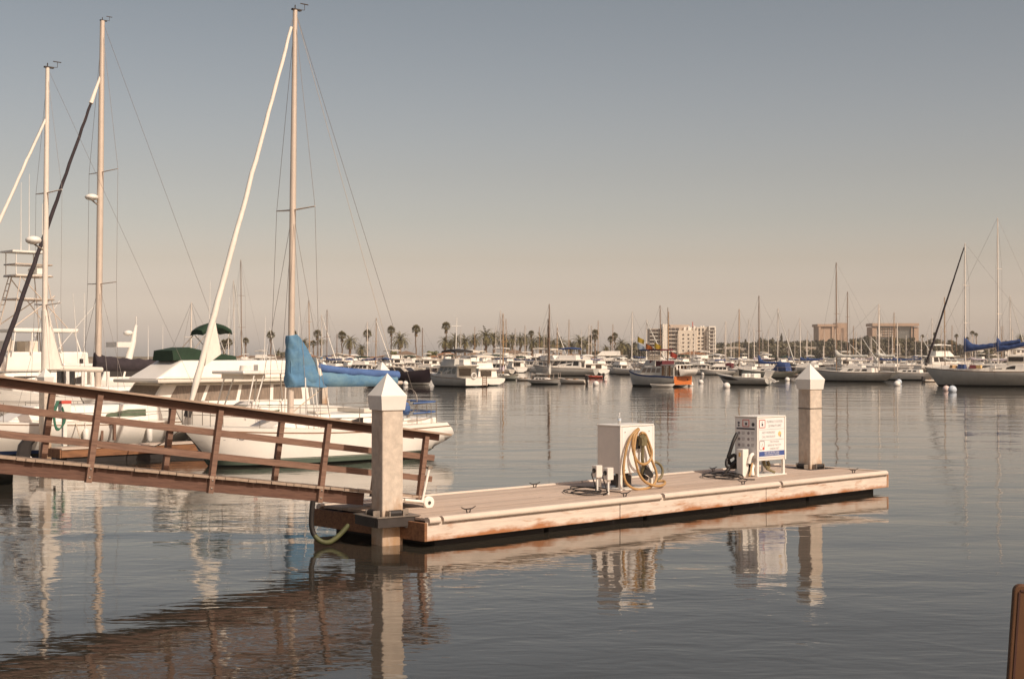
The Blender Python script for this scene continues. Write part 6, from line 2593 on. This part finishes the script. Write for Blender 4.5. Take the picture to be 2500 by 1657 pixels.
roofs = ['tile', 'tilegrey', 'tilegrey', 'tile']
walls = ['stucco2', 'stucco', 'stucco2', 'stucco3']
HS = [(992, 856, 46, 'stucco2', 'tilegrey', 'white gabled house with brown roof beside the big date palm'), (828, 863, 52, 'stucco2', 'tilegrey', 'wide white house over the blue sail cover'),
      (945, 866, 44, 'stucco', 'tile', 'long tan-roofed house left of the white gabled house'), (1090, 858, 44, 'stucco', 'tile', 'house with orange tile roof behind the white trawler bimini'),
      (1155, 858, 30, 'stucco2', 'tilegrey', 'white gabled boathouse behind the second cruiser'), (1255, 853, 66, 'stucco', 'tilegrey', 'large beige gabled house behind the grey-green sloop'),
      (1330, 862, 70, 'stucco2', 'tile', 'long white building behind the ketch masts'), (1395, 864, 50, 'stucco2', 'tile', 'white house under the date palms right of the ketch masts')]
for px, py, w, wl_, rf_, lab in HS:
    shore_house(px, py, w, 660, wl_, rf_, lab, group=None)
for i in range(30):
    px = 545 + i * 16.5 + rnd.uniform(-5, 5)
    if any(abs(px - h[0]) < h[2] * .5 for h in HS):
        continue
    shore_house(px, 868 + rnd.uniform(-3, 6), rnd.uniform(16, 30), rnd.uniform(650, 680), rnd.choice(walls), rnd.choice(roofs), 'small pale waterfront house in the row seen over the blue sail cover', group='small waterfront houses left of the palms', floors=1 if i % 3 else 2)
for i in range(26):
    px = 1058 + i * 17 + rnd.uniform(-5, 5)
    if any(abs(px - h[0]) < h[2] * .45 for h in HS):
        continue
    shore_house(px, 869 + rnd.uniform(-3, 5), rnd.uniform(16, 28), rnd.uniform(650, 680), rnd.choice(walls), rnd.choice(roofs), 'small pale waterfront house below the palm row', group='small waterfront houses below the palms', floors=1)
shore_house(1690, 857, 66, 700, 'stucco3', 'tile', 'low terracotta building at the foot of the white hotel', dep=12)
for i in range(22):
    px = 1765 + (i % 11) * 25 + rnd.uniform(-8, 8)
    row = i // 11
    d = 900 + row * 70
    c = atd(px, 860, d)
    py = (859 if row == 0 else 848) + rnd.uniform(-3, 3)
    base = min(hill_z(c.x, c.y), zat(py, d) - 3.4)
    shore_house(px, py, rnd.uniform(24, 40), d, rnd.choice(['stucco2', 'stucco', 'stucco3']), 'stucco2', 'flat-roofed pale terrace house stepped up the wooded bluff', gable=False, group='terrace houses on the bluff', base=base, floors=1, dep=6)
for i in range(12):
    px = 2390 + i * 11 + rnd.uniform(-4, 4)
    d = 800 + 40 * (i % 3)
    shore_house(px, 846 + 9 * (i % 3) + rnd.uniform(-3, 3), rnd.uniform(14, 26), d, rnd.choice(walls), rnd.choice(roofs), 'pale house on the right shore behind the ketch', gable=bool(i % 2), group='houses on the right shore', base=1.3, floors=2, dep=6)

# ------------------------------------------------------------------ white hotel
DH = 900.0
K = DH / F


def hx(px):
    return (px - 1666) * K


def hz(py):
    return zat(py, DH)


c = atd(1666, 868, DH)
hotel = thing('hotel_building', 'stepped white hotel block with dark balconies behind the houseboat', 'building', (c.x, c.y, 0))


def block(par, x0, x1, ztop, y0, y1, m='stucco2', name='wall', z0=1.3):
    q = MB()
    q.box(((hx(x0) + hx(x1)) / 2, (y0 + y1) / 2, (z0 + ztop) / 2), (hx(x1) - hx(x0), y1 - y0, ztop - z0))
    return q.build(name, M[m], par)


def grid(par, x0, x1, ytop, ybot, y, floors, bays, wf=.6, hf=.5, name='window', m='farglass', slabs=None):
    q = MB()
    q.box((0, 0, 0), (1, .3, 1))
    me = q.mesh(name, M[m])
    zt_, zb_ = hz(ytop), hz(ybot)
    fh = (zt_ - zb_) / floors
    bw = (hx(x1) - hx(x0)) / bays
    for i in range(floors):
        for j in range(bays):
            inst(name, me, par, (hx(x0) + (j + .5) * bw, y, zb_ + (i + .5) * fh), (0, 0, 0), (bw * wf, 1, fh * hf))
        if slabs:
            s = MB()
            s.box(((hx(x0) + hx(x1)) / 2, y - slabs / 2, zb_ + i * fh + .2), (hx(x1) - hx(x0), slabs, fh * .16))
            s.build('balcony', M['stucco2'], par)


block(hotel, 1586, 1617, hz(802), 2, 16, 'stucco3')
grid(hotel, 1586.5, 1616.5, 803, 876, 1.9, 8, 4, .86, .80, m='farglass', slabs=1.2)
block(hotel, 1617, 1629, hz(791), -2, 10)
block(hotel, 1629, 1661, hz(797), 3, 16, 'stucco3')
grid(hotel, 1630, 1660, 799, 876, 2.9, 8, 3, .82, .74, slabs=1.0)
block(hotel, 1640, 1688, hz(792), 8, 18, 'stucco3')
block(hotel, 1656, 1702, hz(806), 0, 14, 'stucco')
grid(hotel, 1662, 1700, 812, 870, -.1, 6, 3, .28, .34)
block(hotel, 1672, 1704, hz(798), 5, 15)
for x0 in (1682, 1695, 1718, 1712):
    block(hotel, x0, x0 + 4, hz(795), 3.5, 6, name='chimney')
block(hotel, 1702, 1730, hz(798), 2, 16, 'stucco')
grid(hotel, 1704, 1722, 800, 818, 1.9, 2, 2, .35, .7)
grid(hotel, 1703, 1721, 820, 872, 1.9, 6, 2, .6, .4)
grid(hotel, 1721, 1730, 820, 872, 1.9, 12, 1, .9, .4, m='tilegrey')
block(hotel, 1730, 1747, hz(796), -1.5, 12)
grid(hotel, 1731, 1746, 798, 880, -1.6, 9, 1, .72, .62, slabs=.6)
q = MB()
q.tube([(hx(1694), 6, hz(798)), (hx(1694), 6, hz(785))], .25, 6)
q.build('roof_mast', M['red'], hotel)

# ------------------------------------------------------------------ far towers
DT = 1500.0


def tower(label, spec, group=None):
    c = atd(spec['px'], 868, DT)
    t = thing('office_tower', label, 'building', (c.x, c.y, 0), spec.get('rot', 0), group)
    k = DT / F
    for nm, x0, x1, y, dep, m_, yoff in spec['parts']:
        q = MB()
        zt_ = zat(y[0], DT)
        zb_ = zat(y[1], DT) if y[1] else 1.3
        q.box(((x0 + x1) / 2 * k, yoff + dep / 2, (zt_ + zb_) / 2), ((x1 - x0) * k, dep, zt_ - zb_))
        q.build(nm, M[m_], t)
    return t


tower('sandstone office tower with overhanging roof behind the tall dark mast', dict(px=2032, parts=[
    ('wall', -34, 12, (797, 0), 24, 'towerwall', 0), ('roof', -37, 16, (791, 797), 28, 'towerwall', -2.5), ('pier', -34, -29, (796, 0), 1.5, 'towerwall', -2), ('pier', -2, 3, (796, 0), 1.5, 'towerwall', -2),
    ('glass_front', -28, -3, (802, 0), .6, 'towerwall', -.6), ('annex', 14, 38, (788, 0), 20, 'towerwall', 4), ('window_strip', 26, 31, (800, 830), .6, 'tilegrey', 3.3)]))
tw2 = tower('wide glass-fronted office block with flat overhanging roof on the right skyline', dict(px=2187, parts=[
    ('end_wall', -57, -46, (798, 0), 24, 'towerwall', 0), ('end_wall', 45, 56, (798, 0), 24, 'towerwall', 0), ('roof', -58, 56, (789, 796), 28, 'towerwall', -2),
    ('wall', -46, 45, (796, 0), 20, 'towerglass', 2), ('pier', -1, 2, (796, 0), 2, 'towerwall', 0), ('pier', 38, 41, (796, 0), 2, 'towerwall', 0), ('pier', -41, -38, (796, 0), 2, 'towerwall', 0)]))
for j in range(4):
    for i in range(6):
        q = MB()
        q.box(((-34 + i * 5.4) * DT / F, .9, zat(802 + j * 6, DT)), (4.0 * DT / F, .5, 1.6))
        q.build('window_band', M['towerwall'] if i % 2 else M['stucco3'], tw2)

# ------------------------------------------------------------------ sea haze
HZ = 0.00016
hzm = bpy.data.materials.new('haze_air')
hzm.use_nodes = True
hn = hzm.node_tree.nodes
for n_ in list(hn):
    if n_.type == 'BSDF_PRINCIPLED':
        hn.remove(n_)
pv = hn.new('ShaderNodeVolumePrincipled')
pv.inputs['Color'].default_value = (0.95, 0.88, 0.80, 1)
pv.inputs['Density'].default_value = HZ
pv.inputs['Anisotropy'].default_value = 0.2
hzm.node_tree.links.new(pv.outputs[0], hn['Material Output'].inputs['Volume'])
q = MB()
q.box((0, 1260, 31), (4400, 3100, 66))
hz_o = q.build('haze', hzm)
hz_o['kind'] = 'stuff'
